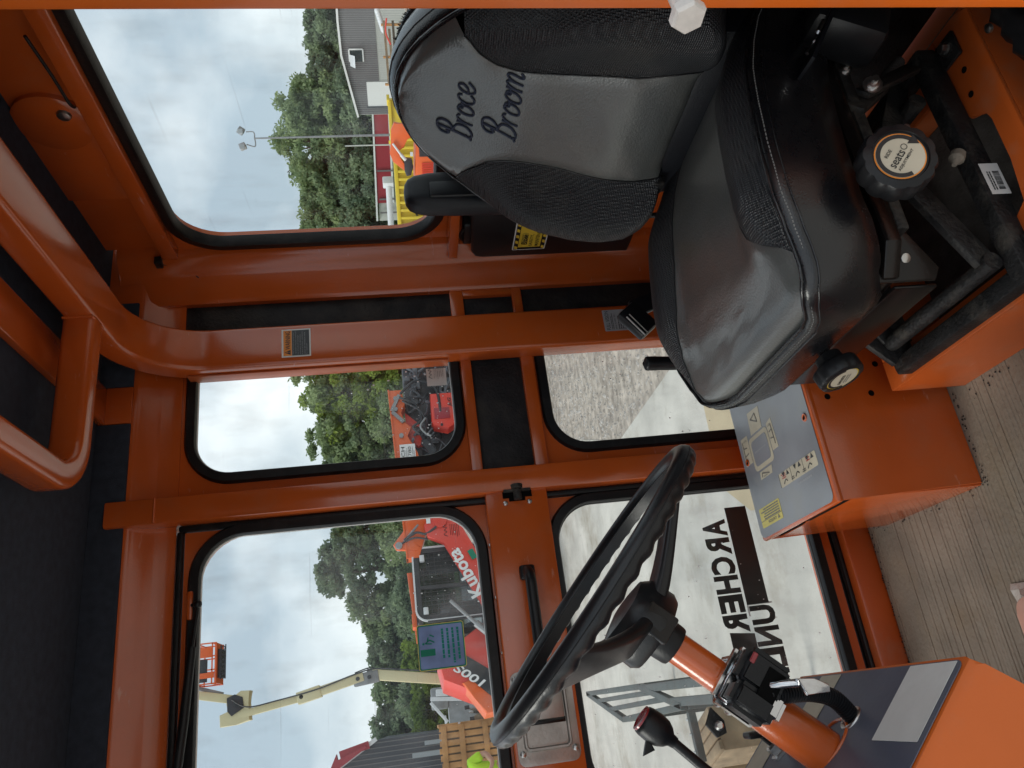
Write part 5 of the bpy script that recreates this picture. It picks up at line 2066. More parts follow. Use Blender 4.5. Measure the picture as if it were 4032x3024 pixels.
mb.tube(cr([(4.30, 11.16, -.36), (4.17, 11.16, -.27), (4.05, 11.16, -.34), (4.00, 11.16, -.42)], 8), .016, 8)
obj('hose_guard', mb, 'grey_steel', jl, smooth=50)
mb = MB()
mb.prism([(4.40, -.05), (4.10, -.05), (3.95, -.22), (4.00, -.32), (4.20, -.22)], (0, 11.45, 0), X_, Z_, (0, .15, 0), .01)
mb.prism([(4.34, -.05), (4.55, -.05), (4.28, -.32)], (0, 11.50, 0), X_, Z_, (0, .10, 0), .01)
obj('boom_gusset', mb, 'machine_red', jl)
mb = MB()
mb.box((3.2, 11.9, -1.5), (5.6, 13.2, -.60), .08)
mb.box((4.1, 11.55, -.60), (5.4, 12.0, -.05), .06)
mb.prism([(3.9, -.10), (5.5, -.10), (5.5, -.8), (3.7, -.8)], (0, 11.7, 0), X_, Z_, (0, .2, 0), .03)
mb.bar((3.95, 11.25, -.30), (3.50, 11.25, -.62), .10, .10, (0, 1, 0))
mb.bar((3.80, 11.2, -.45), (3.55, 11.2, -.35), .06, .06, (0, 1, 0))
obj('chassis', mb, 'machine_black', jl)
rr = random.Random(33)
mb = MB()
for i in range(46):
    p = Vector((rr.uniform(3.75, 5.3), rr.uniform(11.32, 11.55), rr.uniform(-.85, -.12)))
    pts = [p]
    for q in range(3):
        pts.append(pts[-1] + Vector((rr.uniform(-.22, .22), rr.uniform(-.05, .05), rr.uniform(-.18, .18))))
    mb.tube(cr(pts, 4), rr.uniform(.008, .024), 6)
for i in range(22):
    p = Vector((rr.uniform(3.75, 5.2), rr.uniform(11.40, 11.65), rr.uniform(-.85, -.15)))
    mb.box(p, p + Vector((rr.uniform(.04, .2), .08, rr.uniform(.03, .14))), .006)
o = obj('hydraulics', mb, 'hydraulic_mix', jl, smooth=50)
o['kind'] = 'stuff'
mb = MB()
mb.prism([(4.72, -.46), (4.72, -.86), (4.35, -.90), (4.18, -.80), (4.12, -.70), (4.18, -.48), (4.25, -.45)], (0, 11.20, 0), X_, Z_, (0, .30, 0), .03)
hd = obj('engine_hood', mb, 'machine_red', jl)
text('hood_lettering', 'JLG', Vector((4.47, 11.196, -.795)), X_, Z_, .16, .07, 'decal_black', hd, .003, bold=.03, shear=.25)
mb = MB()
mb.box((4.28, 11.185, -.74), (4.46, 11.198, -.50), .004)
obj('hood_vent', mb, 'roof_red', hd)
mb = MB()
mb.box((4.16, 11.185, -.62), (4.20, 11.198, -.58), .004)
obj('hood_latch', mb, 'machine_black', hd)
mb = MB()
card(mb, (3.58, 11.292, -.165), X_, Z_, .36, .235, .004, .004)
sg = obj('phone_sign', mb, 'vinyl_white', bm_)
text('sign_text', 'TECH', (3.60, 11.288, -.005), X_, Z_, .30, .055, 'decal_black', bm_, .004, bold=.02)
text('sign_text', '7-9780', (3.60, 11.288, -.105), X_, Z_, .30, .050, 'decal_dark', bm_, .004, bold=.012)
mb = MB()
lines(mb, (3.60, 11.288, -.045), X_, Z_, .30, .030, 2, .004, .5, 51)
lines(mb, (3.60, 11.288, -.155), X_, Z_, .30, .040, 2, .004, .5, 52)
obj('sign_print', mb, 'print_grey', bm_)
for x in (3.7, 5.2):
    for y in (11.3, 13.1):
        mb = MB()
        mb.lathe([(.2, 0), (.5, 0), (.58, .06), (.58, .30), (.5, .36), (.2, .36)], (x, y, GR + .58), (0, 1, 0), 26)
        obj('wheel', mb, 'machine_black', jl)

# ---- cream articulated boom lift
bl = thing('boom_lift', 'cream articulated boom lift with an orange work platform high in the air', 'boom lift', (1.1, 25.0, GR))
Y0 = 25.0
seg = [((.98, -1.25), (1.10, -.90), .34), ((1.08, -.95), (1.50, 1.42), .30)]
mb = MB()
mb.bar((1.02, Y0, -1.3), (1.52, Y0, 1.45), .30, .30, (0, 1, 0), .03)
obj('lower_boom', mb, 'machine_cream', bl)
mb = MB()
mb.bar((1.47, Y0, 1.25), (1.40, Y0, 2.0), .34, .36, (0, 1, 0), .03)
obj('boom_joint', mb, 'grey_steel', bl)
mb = MB()
mb.bar((1.50, Y0 - .1, 1.7), (1.10, Y0 - .1, 3.6), .26, .28, (0, 1, 0), .02)
mb.bar((1.24, Y0 - .1, 2.95), (1.10, Y0 - .1, 3.62), .34, .34, (0, 1, 0), .02)
mb.bar((1.12, Y0 - .1, 3.5), (.86, Y0 - .1, 5.28), .20, .22, (0, 1, 0), .02)
obj('upper_boom', mb, 'machine_cream', bl)
mb = MB()
mb.prism([(.62, 5.35), (.70, 4.95), (1.18, 5.02), (1.50, 4.95), (1.52, 5.22), (1.36, 5.45), (1.20, 5.62), (.98, 5.55), (.92, 5.80), (.60, 5.78)], (0, Y0 - .2, 0), X_, Z_, (0, .4, 0), .02)
obj('jib_knuckle', mb, 'machine_cream', bl)
mb = MB()
mb.prism([(.86, 5.46), (1.05, 5.12), (1.34, 5.16), (1.44, 5.38), (1.36, 5.60), (1.0, 5.58)], (0, Y0 - .23, 0), X_, Z_, (0, .03, 0), .005)
obj('knuckle_plate', mb, 'machine_black', bl)
mb = MB()
mb.bar((1.30, Y0 - .05, 5.42), (1.62, Y0 - .05, 6.75), .24, .26, (0, 1, 0), .02)
obj('jib', mb, 'machine_cream', bl)
mb = MB()
mb.bar((1.50, Y0 - .02, 5.75), (1.76, Y0 - .02, 6.5), .10, .10, (0, 1, 0), .01)
obj('jib_cover', mb, 'grey_steel', bl)
mb = MB()
mb.tube(cr([(1.30, Y0 - .22, -.9), (1.50, Y0 - .24, .3), (1.66, Y0 - .24, 1.3), (1.56, Y0 - .26, 2.0), (1.30, Y0 - .28, 3.0), (1.12, Y0 - .28, 4.2), (1.05, Y0 - .3, 5.0), (1.3, Y0 - .3, 5.45)], 6), .022, 6)
mb.tube(cr([(1.62, Y0 - .1, 1.25), (1.72, Y0 - .1, 1.5), (1.62, Y0 - .1, 1.95)], 5), .02, 6)
obj('boom_hose', mb, 'machine_black', bl, smooth=60)
mb = MB()
mb.tube([(1.36, Y0 + .1, .4), (1.66, Y0 + .1, 1.6)], .06, 10)
obj('boom_cylinder', mb, 'grey_steel', bl)
for u_, z in ((1.45, 1.52), (1.44, 1.86), (1.14, 3.5), (1.18, 5.36)):
    mb = MB()
    mb.cyl((u_, Y0 - .27, z), (u_, Y0 - .20, z), .06, seg=14)
    obj('boom_pin', mb, 'machine_black', bl)
mb = MB()
PX0, PX1, PZ0, PZ1 = 1.80, 2.92, 5.86, 6.95
for y in (Y0 - .45, Y0 + .45):
    for z in (PZ0 + .12, PZ0 + .55, PZ1):
        mb.bar((PX0, y, z), (PX1, y, z), .035, .035)
    for x in (PX0, PX0 + .38, PX0 + .76, PX1):
        mb.bar((x, y, PZ0), (x, y, PZ1), .035, .035)
for x in (PX0, PX1):
    for z in (PZ0 + .12, PZ0 + .55, PZ1):
        mb.bar((x, Y0 - .45, z), (x, Y0 + .45, z), .035, .035)
mb.box((PX0, Y0 - .45, PZ0), (PX1, Y0 + .45, PZ0 + .05))
mb.box((2.52, Y0 - .50, PZ0 + .1), (2.80, Y0 - .46, PZ0 + .62), .01)
mb.box((1.95, Y0 - .50, PZ0 + .05), (2.10, Y0 - .46, PZ0 + .7), .01)
pf = obj('work_platform', mb, 'machine_orange', bl)
mb = MB()
mb.box((1.85, Y0 - .47, PZ0 + .25), (2.48, Y0 - .42, PZ0 + .62), .01)
mb.box((1.95, Y0 - .3, PZ0 - .1), (2.75, Y0 + .3, PZ0), .01)
obj('control_box', mb, 'machine_black', bl)
mb = MB()
bmesh_step = 7
for i in range(bmesh_step):
    x = 1.98 + i * .13
    mb.tube([(x + .055 * cos(a), Y0 - .30, PZ0 - .15 + .055 * sin(a)) for a in [2 * pi * q / 14 for q in range(14)]], .016, 6, loop=True)
mb.box((1.90, Y0 - .32, PZ0 - .10), (2.86, Y0 - .28, PZ0 - .075))
mb.box((1.90, Y0 - .32, PZ0 - .235), (2.86, Y0 - .28, PZ0 - .21))
obj('platform_step', mb, 'machine_black', bl)
mb = MB()
mb.box((-.2, Y0 - 1.2, GR + .5), (2.4, Y0 + 1.2, GR + 1.0), .05)
obj('base', mb, 'machine_orange', bl)
for x in (0.1, 2.1):
    for y in (Y0 - 1.25, Y0 + .95):
        mb = MB()
        mb.lathe([(.15, 0), (.42, 0), (.48, .05), (.48, .27), (.42, .32), (.15, .32)], (x, y, GR + .48), (0, 1, 0), 22)
        obj('wheel', mb, 'machine_black', bl)

# ---- white grader-like attachment and clutter behind the pallets
at = thing('pump_trailer', 'white pump frame with struts beside the pallet crate', 'trailer', (.62, 20, GR))
mb = MB()
mb.bar((.50, 20, -.18), (.42, 20, -.95), .09, .09, (0, 1, 0), .01)
mb.bar((.42, 20, -.18), (-.05, 20, -.55), .07, .07, (0, 1, 0), .01)
mb.bar((.62, 20, -.32), (.60, 20, -.62), .16, .12, (0, 1, 0), .02)
mb.bar((.10, 20.2, -.50), (-.35, 20.2, -.52), .05, .10, (0, 1, 0), .01)
obj('strut', mb, 'machine_white', at)
mb = MB()
mb.box((.25, 20.2, -.60), (.75, 20.8, -.20), .04)
mb.box((-.2, 20.3, GR), (.8, 20.9, -.6), .03)
obj('pump_housing', mb, 'grey_steel', at)
parts_col = ['machine_red', 'machine_black', 'cardboard', 'machine_white', 'grey_steel', 'rack_steel', 'wood_old']
rr = random.Random(21)
for i in range(9):
    x = .62 - .11 * i + rr.uniform(-.02, .02)
    y = 16.2 + rr.uniform(-.2, .4)
    w = rr.uniform(.05, .085)
    top = rr.uniform(-.95, -.72)
    t_ = thing('upright_container', ['red can', 'black drum', 'brown carton', 'white jug', 'grey canister', 'dark green drum', 'brown wooden post', 'white jug', 'grey canister'][i] + ' standing in the row behind the pallet crate, ' + ['nearest the loader', 'second from the loader', 'third from the loader', 'fourth from the loader', 'fifth from the loader', 'sixth from the loader', 'seventh from the loader', 'second from the crate', 'nearest the crate'][i],
               'container', (x, y, GR), 0, 'containers behind the crate', local=True)
    mb = MB()
    mb.lathe([(w * .9, 0), (w, .02), (w, (top - GR) * .86), (w * .6, (top - GR) * .93)], (0, 0, 0), Z_, 14)
    obj('body', mb, ['machine_red', 'machine_black', 'cardboard', 'machine_white', 'grey_steel', 'rack_steel', 'wood_old', 'machine_white', 'grey_steel'][i], t_)
    mb = MB()
    mb.lathe([(w * .45, (top - GR) * .92), (w * .45, (top - GR))], (0, 0, 0), Z_, 10)
    obj('cap', mb, 'machine_white' if i % 2 else 'machine_black', t_)

# ---- tall pallet crate: each board its own piece
pc = thing('pallet_crate', 'tall brown wooden crate of pallet boards', 'crate', (-.5, 16, GR))
Yc = 15.6
XR, XL, TOPZ = -.10, -2.2, -.245
for i in range(17):
    x1 = XR - i * .124
    mb = MB()
    mb.box((x1 - .095, Yc + random.uniform(-.006, .006), GR + .02), (x1, Yc + .03, TOPZ + random.uniform(-.035, .02)), .004)
    obj('board', mb, 'wood_pallet', pc)
for z in (TOPZ - .09, TOPZ - .42, TOPZ - .86, TOPZ - 1.4):
    mb = MB()
    mb.box((XL, Yc - .035, z - .05), (XR, Yc - .006, z + .05), .004)
    obj('cross_board', mb, 'wood_pallet', pc)
mb = MB()
mb.box((XL, Yc + .05, GR + .02), (XR - .05, Yc + 1.0, TOPZ - .06), .02)
obj('crate_core', mb, 'wood_old', pc)
mb = MB()
mb.box((XR - .03, Yc + .03, GR + .02), (XR + .03, Yc + 1.1, TOPZ), .01)
obj('side_board', mb, 'wood_pallet', pc)

# ---- worker in a lime shirt at the edge of the view
pe = thing('person', 'person in a lime shirt and blue jeans standing in front of the pallet crate', 'person', (-.84, 13.4, GR), radians(-12), local=True)


def skin_body(name, nodes, edges, material, parent, sub=2):
    me = bpy.data.meshes.new(name)
    me.from_pydata([n_[0] for n_ in nodes], edges, [])
    o = bpy.data.objects.new(name, me)
    C.objects.link(o)
    o.modifiers.new('skin', 'SKIN').use_smooth_shade = True
    sm = o.modifiers.new('sub', 'SUBSURF')
    sm.levels = sm.render_levels = sub
    for v, n_ in zip(me.skin_vertices[0].data, nodes):
        v.radius = n_[1] if isinstance(n_[1], tuple) else (n_[1], n_[1])
        v.use_root = False
    me.skin_vertices[0].data[0].use_root = True
    dg = bpy.context.evaluated_depsgraph_get()
    m2 = bpy.data.meshes.new_from_object(o.evaluated_get(dg))
    bpy.data.objects.remove(o)
    m2.materials.clear()
    m2.materials.append(MATS[material])
    return obj(name, None, material, parent, mesh=m2)


# facing the camera side (-y local); the arm towards +x is bent with the hand at the chest
nodes = [((0, 0, .95), (.16, .11)), ((0, 0, 1.10), (.155, .11)), ((0, .01, 1.27), (.175, .115)), ((0, .01, 1.40), (.15, .10)), ((0, .0, 1.48), .062), ((0, -.01, 1.56), .060), ((0, -.015, 1.66), (.078, .095)), ((0, -.01, 1.74), (.060, .075)),
         ((.19, .01, 1.41), .066), ((.30, .0, 1.20), .050), ((.20, -.16, 1.10), .040), ((.09, -.22, 1.16), .030), ((-.19, .01, 1.41), .066), ((-.27, .0, 1.14), .050), ((-.26, -.08, .92), .038), ((-.255, -.10, .83), .030),
         ((.10, 0, .90), .10), ((.11, -.01, .50), .070), ((.12, .01, .10), .045), ((.12, -.10, .045), .042), ((-.10, 0, .90), .10), ((-.11, -.01, .50), .070), ((-.12, .01, .10), .045), ((-.12, -.10, .045), .042)]
edges = [(0, 1), (1, 2), (2, 3), (3, 4), (4, 5), (5, 6), (6, 7), (3, 8), (8, 9), (9, 10), (10, 11), (3, 12), (12, 13), (13, 14), (14, 15), (0, 16), (16, 17), (17, 18), (18, 19), (0, 20), (20, 21), (21, 22), (22, 23)]
skin_body('body', nodes, edges, 'skin', pe)
sh = [((0, 0, .94), (.195, .135)), ((0, 0, 1.10), (.185, .132)), ((0, .01, 1.27), (.20, .135)), ((0, .01, 1.39), (.17, .115)), ((0, 0, 1.46), .075), ((.19, .01, 1.42), .088), ((.285, .0, 1.24), .082), ((-.19, .01, 1.42), .088), ((-.255, .0, 1.24), .082)]
skin_body('shirt', sh, [(0, 1), (1, 2), (2, 3), (3, 4), (3, 5), (5, 6), (3, 7), (7, 8)], 'lime_cloth', pe)
tr_ = [((0, 0, .93), (.178, .128)), ((.10, 0, .86), .112), ((.11, -.01, .50), .088), ((.12, .01, .14), .066), ((-.10, 0, .86), .112), ((-.11, -.01, .50), .088), ((-.12, .01, .14), .066)]
skin_body('jeans', tr_, [(0, 1), (1, 2), (2, 3), (0, 4), (4, 5), (5, 6)], 'denim', pe)
mb = MB()
mb.sphere((0, .005, 1.735), .098, (.92, 1.05, .75))
obj('hair', mb, 'hair', pe)
mb = MB()
for sgn in (1, -1):
    for k in range(5):
        b0 = Vector((.09 - .012, -.22, 1.16)) if sgn > 0 else Vector((-.255, -.10, .83))
        d0 = Vector((-.5, -.4, .35)) if sgn > 0 else Vector((0, -.1, -1))
        s0 = Vector((0, -.018 * (k - 2), .012 * (k - 2))) if sgn > 0 else Vector((.0, .016 * (k - 2), 0))
        ln = (.05, .075, .085, .078, .06)[k]
        d0.normalize()
        mb.tube([b0 + s0, b0 + s0 + d0 * ln * .55, b0 + s0 * 1.1 + d0 * ln + Vector((0, -.012, -.006))], [.010, .009, .006], 7)
obj('fingers', mb, 'skin', pe, smooth=60)
mb = MB()
for sx in (-.032, .032):
    mb.sphere((sx, -.100, 1.665), .010, (1, .6, .7), 10, 6)
obj('eyes', mb, 'hair', pe)
mb = MB()
mb.sphere((0, -.112, 1.635), .016, (.7, 1, 1.2), 10, 8)
for sx in (-.085, .085):
    mb.sphere((sx, -.01, 1.645), .022, (.4, .8, 1.3), 10, 8)
obj('nose_and_ears', mb, 'skin', pe)

# ---- dark steel rack close outside the door
rk = thing('steel_rack', 'dark green welded steel rack with a barred shelf outside the door', 'rack', (-.1, 5.2, GR))
RZ = -1.35
A_, B_, C_, D_ = Vector((.055, 6.75, RZ)), Vector((.055, 5.27, RZ)), Vector((-.150, 5.55, RZ)), Vector((-.085, 4.24, RZ))
mb = MB()
P00, P10 = Vector((.050, 6.70, RZ)), Vector((.050, 5.25, RZ))
P01, P11 = Vector((-.385, 6.70, RZ)), Vector((-.385, 5.25, RZ))
# outer frame seen from above: long sides run along the view, rungs across
qa, qb, qc, qd = Vector((.052, 6.72, RZ)), Vector((.040, 5.05, RZ)), Vector((-.090, 4.26, RZ)), Vector((-.148, 5.60, RZ))
for p, q in ((qa, qb), (qb, qc), (qc, qd), (qd, qa)):
    mb.bar(p, q, .036, .040, bev=.004)
for u_ in (.32, .65):
    mb.bar(qa.lerp(qd, u_), qb.lerp(qc, u_), .030, .036, bev=.004)
obj('shelf_frame', mb, 'rack_steel', rk)
mb = MB()
mb.bar(qb.lerp(qc, .12), Vector((.010, 3.2, RZ - .05)), .045, .045, bev=.004)
mb.bar(qb.lerp(qc, .80), Vector((-.070, 3.2, RZ - .05)), .045, .045, bev=.004)
obj('side_rail', mb, 'rack_steel', rk)
mb = MB()
for p in (qa, qd, qc, qb):
    mb.bar(p - Z_ * .02, Vector((p.x, p.y, GR)), .036, .040, (0, 1, 0), .004)
mb.bar(qc + Vector((-.03, 0, -.03)), Vector((-.36, 4.26, RZ - .04)), .042, .040, bev=.004)
obj('leg', mb, 'rack_steel', rk)
mb = MB()
for u_ in (.15, .45, .8):
    p = (qc + Vector((-.03, 0, -.03))).lerp(Vector((-.36, 4.26, RZ - .04)), u_)
    mb.lathe([(.008, 0), (.006, .006)], p + Vector((0, 0, .026)), Z_, 8)
obj('rivet', mb, 'zinc', rk)
crate_spots = [(-.30, 5.0, .26, .34, .42, 'wood_old', 'weathered wooden box on the ground beside the steel rack'), (-.50, 5.4, .30, .4, .30, 'cardboard', 'brown carton half out of view beside the steel rack')]
for x, y, w, d_, h_, mt, lb in crate_spots:
    t_ = thing('storage_box', lb, 'box', (x, y, GR), radians(20), local=True)
    mb = MB()
    mb.box((-w / 2, -d_ / 2, 0), (w / 2, d_ / 2, h_ - .03), .008)
    obj('box_body', mb, mt, t_)
    for q in range(4):
        mb = MB()
        mb.box((-w / 2 + q * w / 4 + .006, -d_ / 2 - .01, h_ - .03), (-w / 2 + (q + 1) * w / 4 - .006, d_ / 2 + .01, h_ - .005), .004)
        obj('board', mb, mt, t_)

# ================================================================== OUTSIDE: BUILDINGS
def wall_dir(a, b):
    d_ = Vector((b[0] - a[0], b[1] - a[1], 0))
    l = d_.length
    d_.normalize()
    return d_, l


# grey metal shed seen through the rear window; its gable wall runs from gA (near side) to gB
k = 1.375
gA, gB = (48.0 * 1.0, 29.5), (27.19 * k, 29.34 * k)
sd = thing('metal_shed', 'grey ribbed metal shed with a white roller door and an awning window', 'building', (42, 36, GR))
gd, gl = wall_dir(gB, gA)           # from the far corner towards the near side (right in the picture)
gn = Vector((gd.y, -gd.x, 0))       # outward
if gn.dot(Vector((-1, -1, 0))) < 0:
    gn = -gn


def sp(u_, z, out=0.0):
    p = Vector((gB[0], gB[1], 0)) + gd * u_ + gn * out
    return Vector((p.x, p.y, z))


ZE, ZP, UP = 1.46, 2.16, 3.62        # eave height, ridge height, ridge position along the wall
mb = MB()
gable = [(0, GR), (gl, GR), (gl, 1.9), (UP + 2.0, ZP + .02), (UP, ZP), (0, ZE)]
mb.prism(gable, Vector((gB[0], gB[1], 0)), gd, Z_, -gn * 9)
wl = obj('wall', mb, 'wall_light', sd)
# raised ribs of the dark cladding, each a strip of its own
u_ = .02
i = 0
while u_ < 6.6:
    top = np.interp(u_ + .06, [0, UP, UP + 2, gl], [ZE, ZP, ZP + .02, 1.9])
    lo = -.62 if u_ < .5 else (-.13 if u_ > 2.05 else .66)
    mb = MB()
    mb.prism([(u_ + .008, lo), (u_ + .120, lo), (u_ + .120, top - .02), (u_ + .008, top - .02)], Vector((gB[0], gB[1], 0)) + gn * .012, gd, Z_, gn * .035)
    obj('cladding_strip', mb, 'wall_grey', sd)
    u_ += .128
    i += 1
mb = MB()
for k2 in range(34):
    u_ = 2.1 + k2 * .14
    mb.prism([(u_, -2.0), (u_ + .03, -2.0), (u_ + .03, -.14), (u_, -.14)], Vector((gB[0], gB[1], 0)) + gn * .01, gd, Z_, gn * .03)
obj('wainscot_ribs', mb, 'wall_light', sd)
mb = MB()
for a, b in (((-.15, ZE - .05), (UP, ZP)), ((UP, ZP), (UP + 2, ZP + .04)), ((UP + 2, ZP + .04), (gl, 1.92))):
    p, q = sp(a[0], a[1], .10), sp(b[0], b[1], .10)
    mb.bar(p, q, .25, .13, Z_)
rf = obj('roof', mb, 'trim_white', sd)
mb = MB()
mb.prism([(.52, GR), (2.02, GR), (2.02, .70), (.52, .70)], Vector((gB[0], gB[1], 0)) + gn * .05, gd, Z_, gn * .03)
obj('roller_door', mb, 'trim_white', sd)
mb = MB()
mb.prism([(.44, -2), (.51, -2), (.51, .78), (.44, .78)], Vector((gB[0], gB[1], 0)) + gn * .05, gd, Z_, gn * .06)
obj('door_jamb', mb, 'wall_dark', sd)
# awning window
wu0, wu1, wz0, wz1 = 3.25, 3.98, .78, 1.66
mb = MB()
for a, b in (((wu0, wz1), (wu1, wz1)), ((wu1, wz1), (wu1, wz0)), ((wu1, wz0), (wu0, wz0))):
    mb.bar(sp(a[0], a[1], .08), sp(b[0], b[1], .08), .09, .09, gn)
wn = obj('window', mb, 'trim_white', sd)
mb = MB()
mb.prism([(wu0, wz0), (wu1, wz0), (wu1, wz1), (wu0, wz1)], Vector((gB[0], gB[1], 0)) + gn * .055, gd, Z_, gn * .01)
obj('pane', mb, 'window_dark', wn)
mb = MB()
mb.add([sp(wu0 - .25, wz1 - .02, .12), sp(wu1 - .30, wz1 - .02, .12), sp(wu1 - .40, wz1 - .36, .55), sp(wu0 - .40, wz1 - .34, .55)], [(0, 1, 2, 3)])
obj('awning_sash', mb, 'machine_white', wn)

# red fascia building behind the shed
k = 1.4
rb = thing('red_building', 'long low building with a crimson fascia band and pale trim', 'building', (40, 48, GR))
ra, rbp = Vector((30.9 * k, 32.7 * k, 0)), Vector((26.2 * k, 36.6 * k, 0))
rd = (rbp - ra).normalized()
rn = Vector((-rd.y, rd.x, 0))
if rn.dot(Vector((-1, -1, 0))) < 0:
    rn = -rn
rl = (rbp - ra).length


def rp_(u_, z):
    return [(u_, z)]


mb = MB()
mb.prism([(0, GR), (rl, GR), (rl, .60), (0, .45)], ra, rd, Z_, -rn * 8)
obj('wall', mb, 'wall_light', rb)
mb = MB()
mb.prism([(0, -.62), (rl * .84, -.50), (rl * .84, .68), (0, .45)], ra + rn * .05, rd, Z_, rn * .10)
obj('fascia', mb, 'roof_red', rb)
mb = MB()
mb.prism([(0, .44), (rl, .72), (rl, .86), (0, .56)], ra + rn * .02, rd, Z_, rn * .22)
mb.prism([(0, -.78), (rl * .84, -.64), (rl * .84, -.50), (0, -.64)], ra + rn * .03, rd, Z_, rn * .18)
obj('trim', mb, 'trim_white', rb)
for a in (.55, .80, .92):
    mb = MB()
    mb.prism([(rl * a, GR), (rl * a + .12, GR), (rl * a + .12, .5), (rl * a, .5)], ra + rn * .16, rd, Z_, rn * .1)
    obj('downpipe', mb, 'wall_grey', rb)

# dark shed at the front-left edge
db = thing('dark_shed', 'dark blue grey shed with a red gable edge at the picture edge', 'building', (-4, 30, GR))
k = 30 / 22
mb = MB()
ya = 30
mb.prism([(-.34, GR), (-.34, 1.66), (-.42, 1.92), (-1.05, 3.02), (-9, 4.4), (-9, GR)], (0, ya, 0), X_, Z_, (0, 9, 0))
obj('wall', mb, 'wall_dark', db)
mb = MB()
mb.bar((-.30, ya - .1, 1.70), (-1.06, ya - .1, 3.05), .14, .2, Y_)
obj('roof_edge', mb, 'machine_white', db)
mb = MB()
mb.prism([(-.52, 2.02), (-.46, 2.08), (-.80, 3.02), (-.62, 3.06), (-1.1, 3.3), (-1.1, 3.05)], (0, ya - .35, 0), X_, Z_, (0, .3, 0))
mb.bar((-.45, ya - .2, 1.95), (-.66, ya - .2, 2.95), .25, .12, Y_)
obj('gable_trim', mb, 'roof_red', db)
mb = MB()
for i in range(12):
    x = -.42 - i * .16
    mb.box((x - .03, ya - .05, GR), (x, ya, np.interp(-x, [.34, .42, 1.05, 9], [1.6, 1.85, 2.95, 4.3])))
obj('wall_ribs', mb, 'wall_grey', db)
for x0, x1, z0, z1 in ((-.72, -.58, -.6, .05), (-1.08, -.92, -.6, .5)):
    mb = MB()
    mb.box((x0, ya - .10, z0), (x1, ya - .06, z1))
    obj('window', mb, 'pane_grey', db)

# ================================================================== OUTSIDE: CONTAINERS, EXCAVATOR, CRANE, POLE
cb = thing('yellow_container', 'long yellow ribbed steel container with a black number two', 'container', (13.5, 17.5, GR))
ca, cc = Vector((14.55, 16.5, 0)), Vector((12.45, 18.15, 0))
cd = (cc - ca).normalized()
cl = (cc - ca).length
cn = Vector((-cd.y, cd.x, 0))
if cn.dot(Vector((-1, -1, 0))) < 0:
    cn = -cn
CTZ = -.30
mb = MB()
mb.prism([(0, GR + .12), (cl, GR + .12), (cl, CTZ), (0, CTZ)], ca, cd, Z_, -cn * 2.2)
cbody = obj('container_body', mb, 'yellow_steel', cb)
mb = MB()
mb.bar(ca + cn * .03 + Z_ * (CTZ - .03), cc + cn * .03 + Z_ * (CTZ - .03), .10, .10, Z_, .01)
mb.bar(ca + cn * .03 + Z_ * (GR + .2), cc + cn * .03 + Z_ * (GR + .2), .10, .14, Z_, .01)
obj('top_rail', mb, 'yellow_steel', cb)
for i in range(13):
    u_ = .12 + i * (cl - .2) / 12
    mb = MB()
    p = ca + cd * u_ + cn * .04
    mb.bar(p + Z_ * (GR + .2), p + Z_ * (CTZ - .08), .07, .08, cn, .01)
    obj('rib', mb, 'yellow_steel', cb)
tdir = -cd
tp = ca + cd * (cl - .62) + cn * .005
text('container_number', '2', Vector((tp.x, tp.y, -1.02)) + cd * .09, -cd, Z_, .16, .24, 'decal_black', cb, .01, bold=.02)
mb = MB()
card(mb, ca + cd * (cl - .06) + cn * .09 + Z_ * -.75, -cd, Z_, .07, .38, .004, .004)
obj('reflector', mb, 'decal_red', cb)
cb2 = thing('dump_bin', 'shorter yellow steel bin with a plain side nearer the shed', 'container', (16.4, 15.6, GR))
mb = MB()
da, dc = Vector((15.95, 16.65, 0)), Vector((15.15, 17.45, 0))
dd = (dc - da).normalized()
dn = Vector((-dd.y, dd.x, 0))
if dn.dot(Vector((-1, -1, 0))) < 0:
    dn = -dn
dl = (dc - da).length
mb.prism([(0, GR + .1), (dl, GR + .1), (dl, -.31), (0, -.31)], da, dd, Z_, -dn * 2)
obj('bin_body', mb, 'yellow_steel', cb2)
mb = MB()
mb.bar(da + dn * .03 + Z_ * -.29, dc + dn * .03 + Z_ * -.29, .09, .09, Z_, .01)
mb.bar(dc + dn * .03 + Z_ * -2, dc + dn * .03 + Z_ * -.2, .10, .10, dn, .01)
mb.box((da.x - .10, da.y - .10, -.30), (da.x + .10, da.y + .14, -.22), .01)
obj('bin_rail', mb, 'yellow_steel', cb2)
dk = thing('dark_tank', 'dark grey tank standing before the white roller door', 'tank', (16.9, 16.8, GR))
mb = MB()
mb.lathe([(.55, 0), (.6, .08), (.6, 1.50), (.5, 1.62), (.2, 1.68)], (18.0, 18.0, GR), Z_, 20)
obj('tank_shell', mb, 'asphalt_dark', dk)

tb = thing('timber_rack', 'rusty pipe rack with a red hose along the pale foot of the shed', 'rack', (23.5, 22.5, GR))
b0, b1 = Vector((24.6, 21.6, 0)), Vector((22.6, 23.6, 0))
for z, m_, a, b in ((-.42, 'wood_old', 0, .8), (-.60, 'wood_old', .1, 1), (-.75, 'bark', 0, 1)):
    mb = MB()
    p, q = b0.lerp(b1, a), b0.lerp(b1, b)
    mb.bar((p.x, p.y, z), (q.x, q.y, z - .03), .10, .09)
    obj('beam', mb, m_, tb)
for a in (.05, .45, .8):
    p = b0.lerp(b1, a)
    mb = MB()
    mb.bar((p.x, p.y, GR), (p.x, p.y, -.30), .07, .07, Y_)
    obj('upright', mb, 'wood_pallet', tb)
mb = MB()
mb.tube(cr([(24.5, 21.4, -.52), (24.2, 21.8, -.46), (23.9, 22.1, -.62)], 6), .03, 8)
obj('hose', mb, 'machine_red', tb)
tp_ = thing('white_bundle', 'crumpled white bundle on the rack beside the near post', 'bundle', (24.8, 21.6, -.3))
mb = MB()
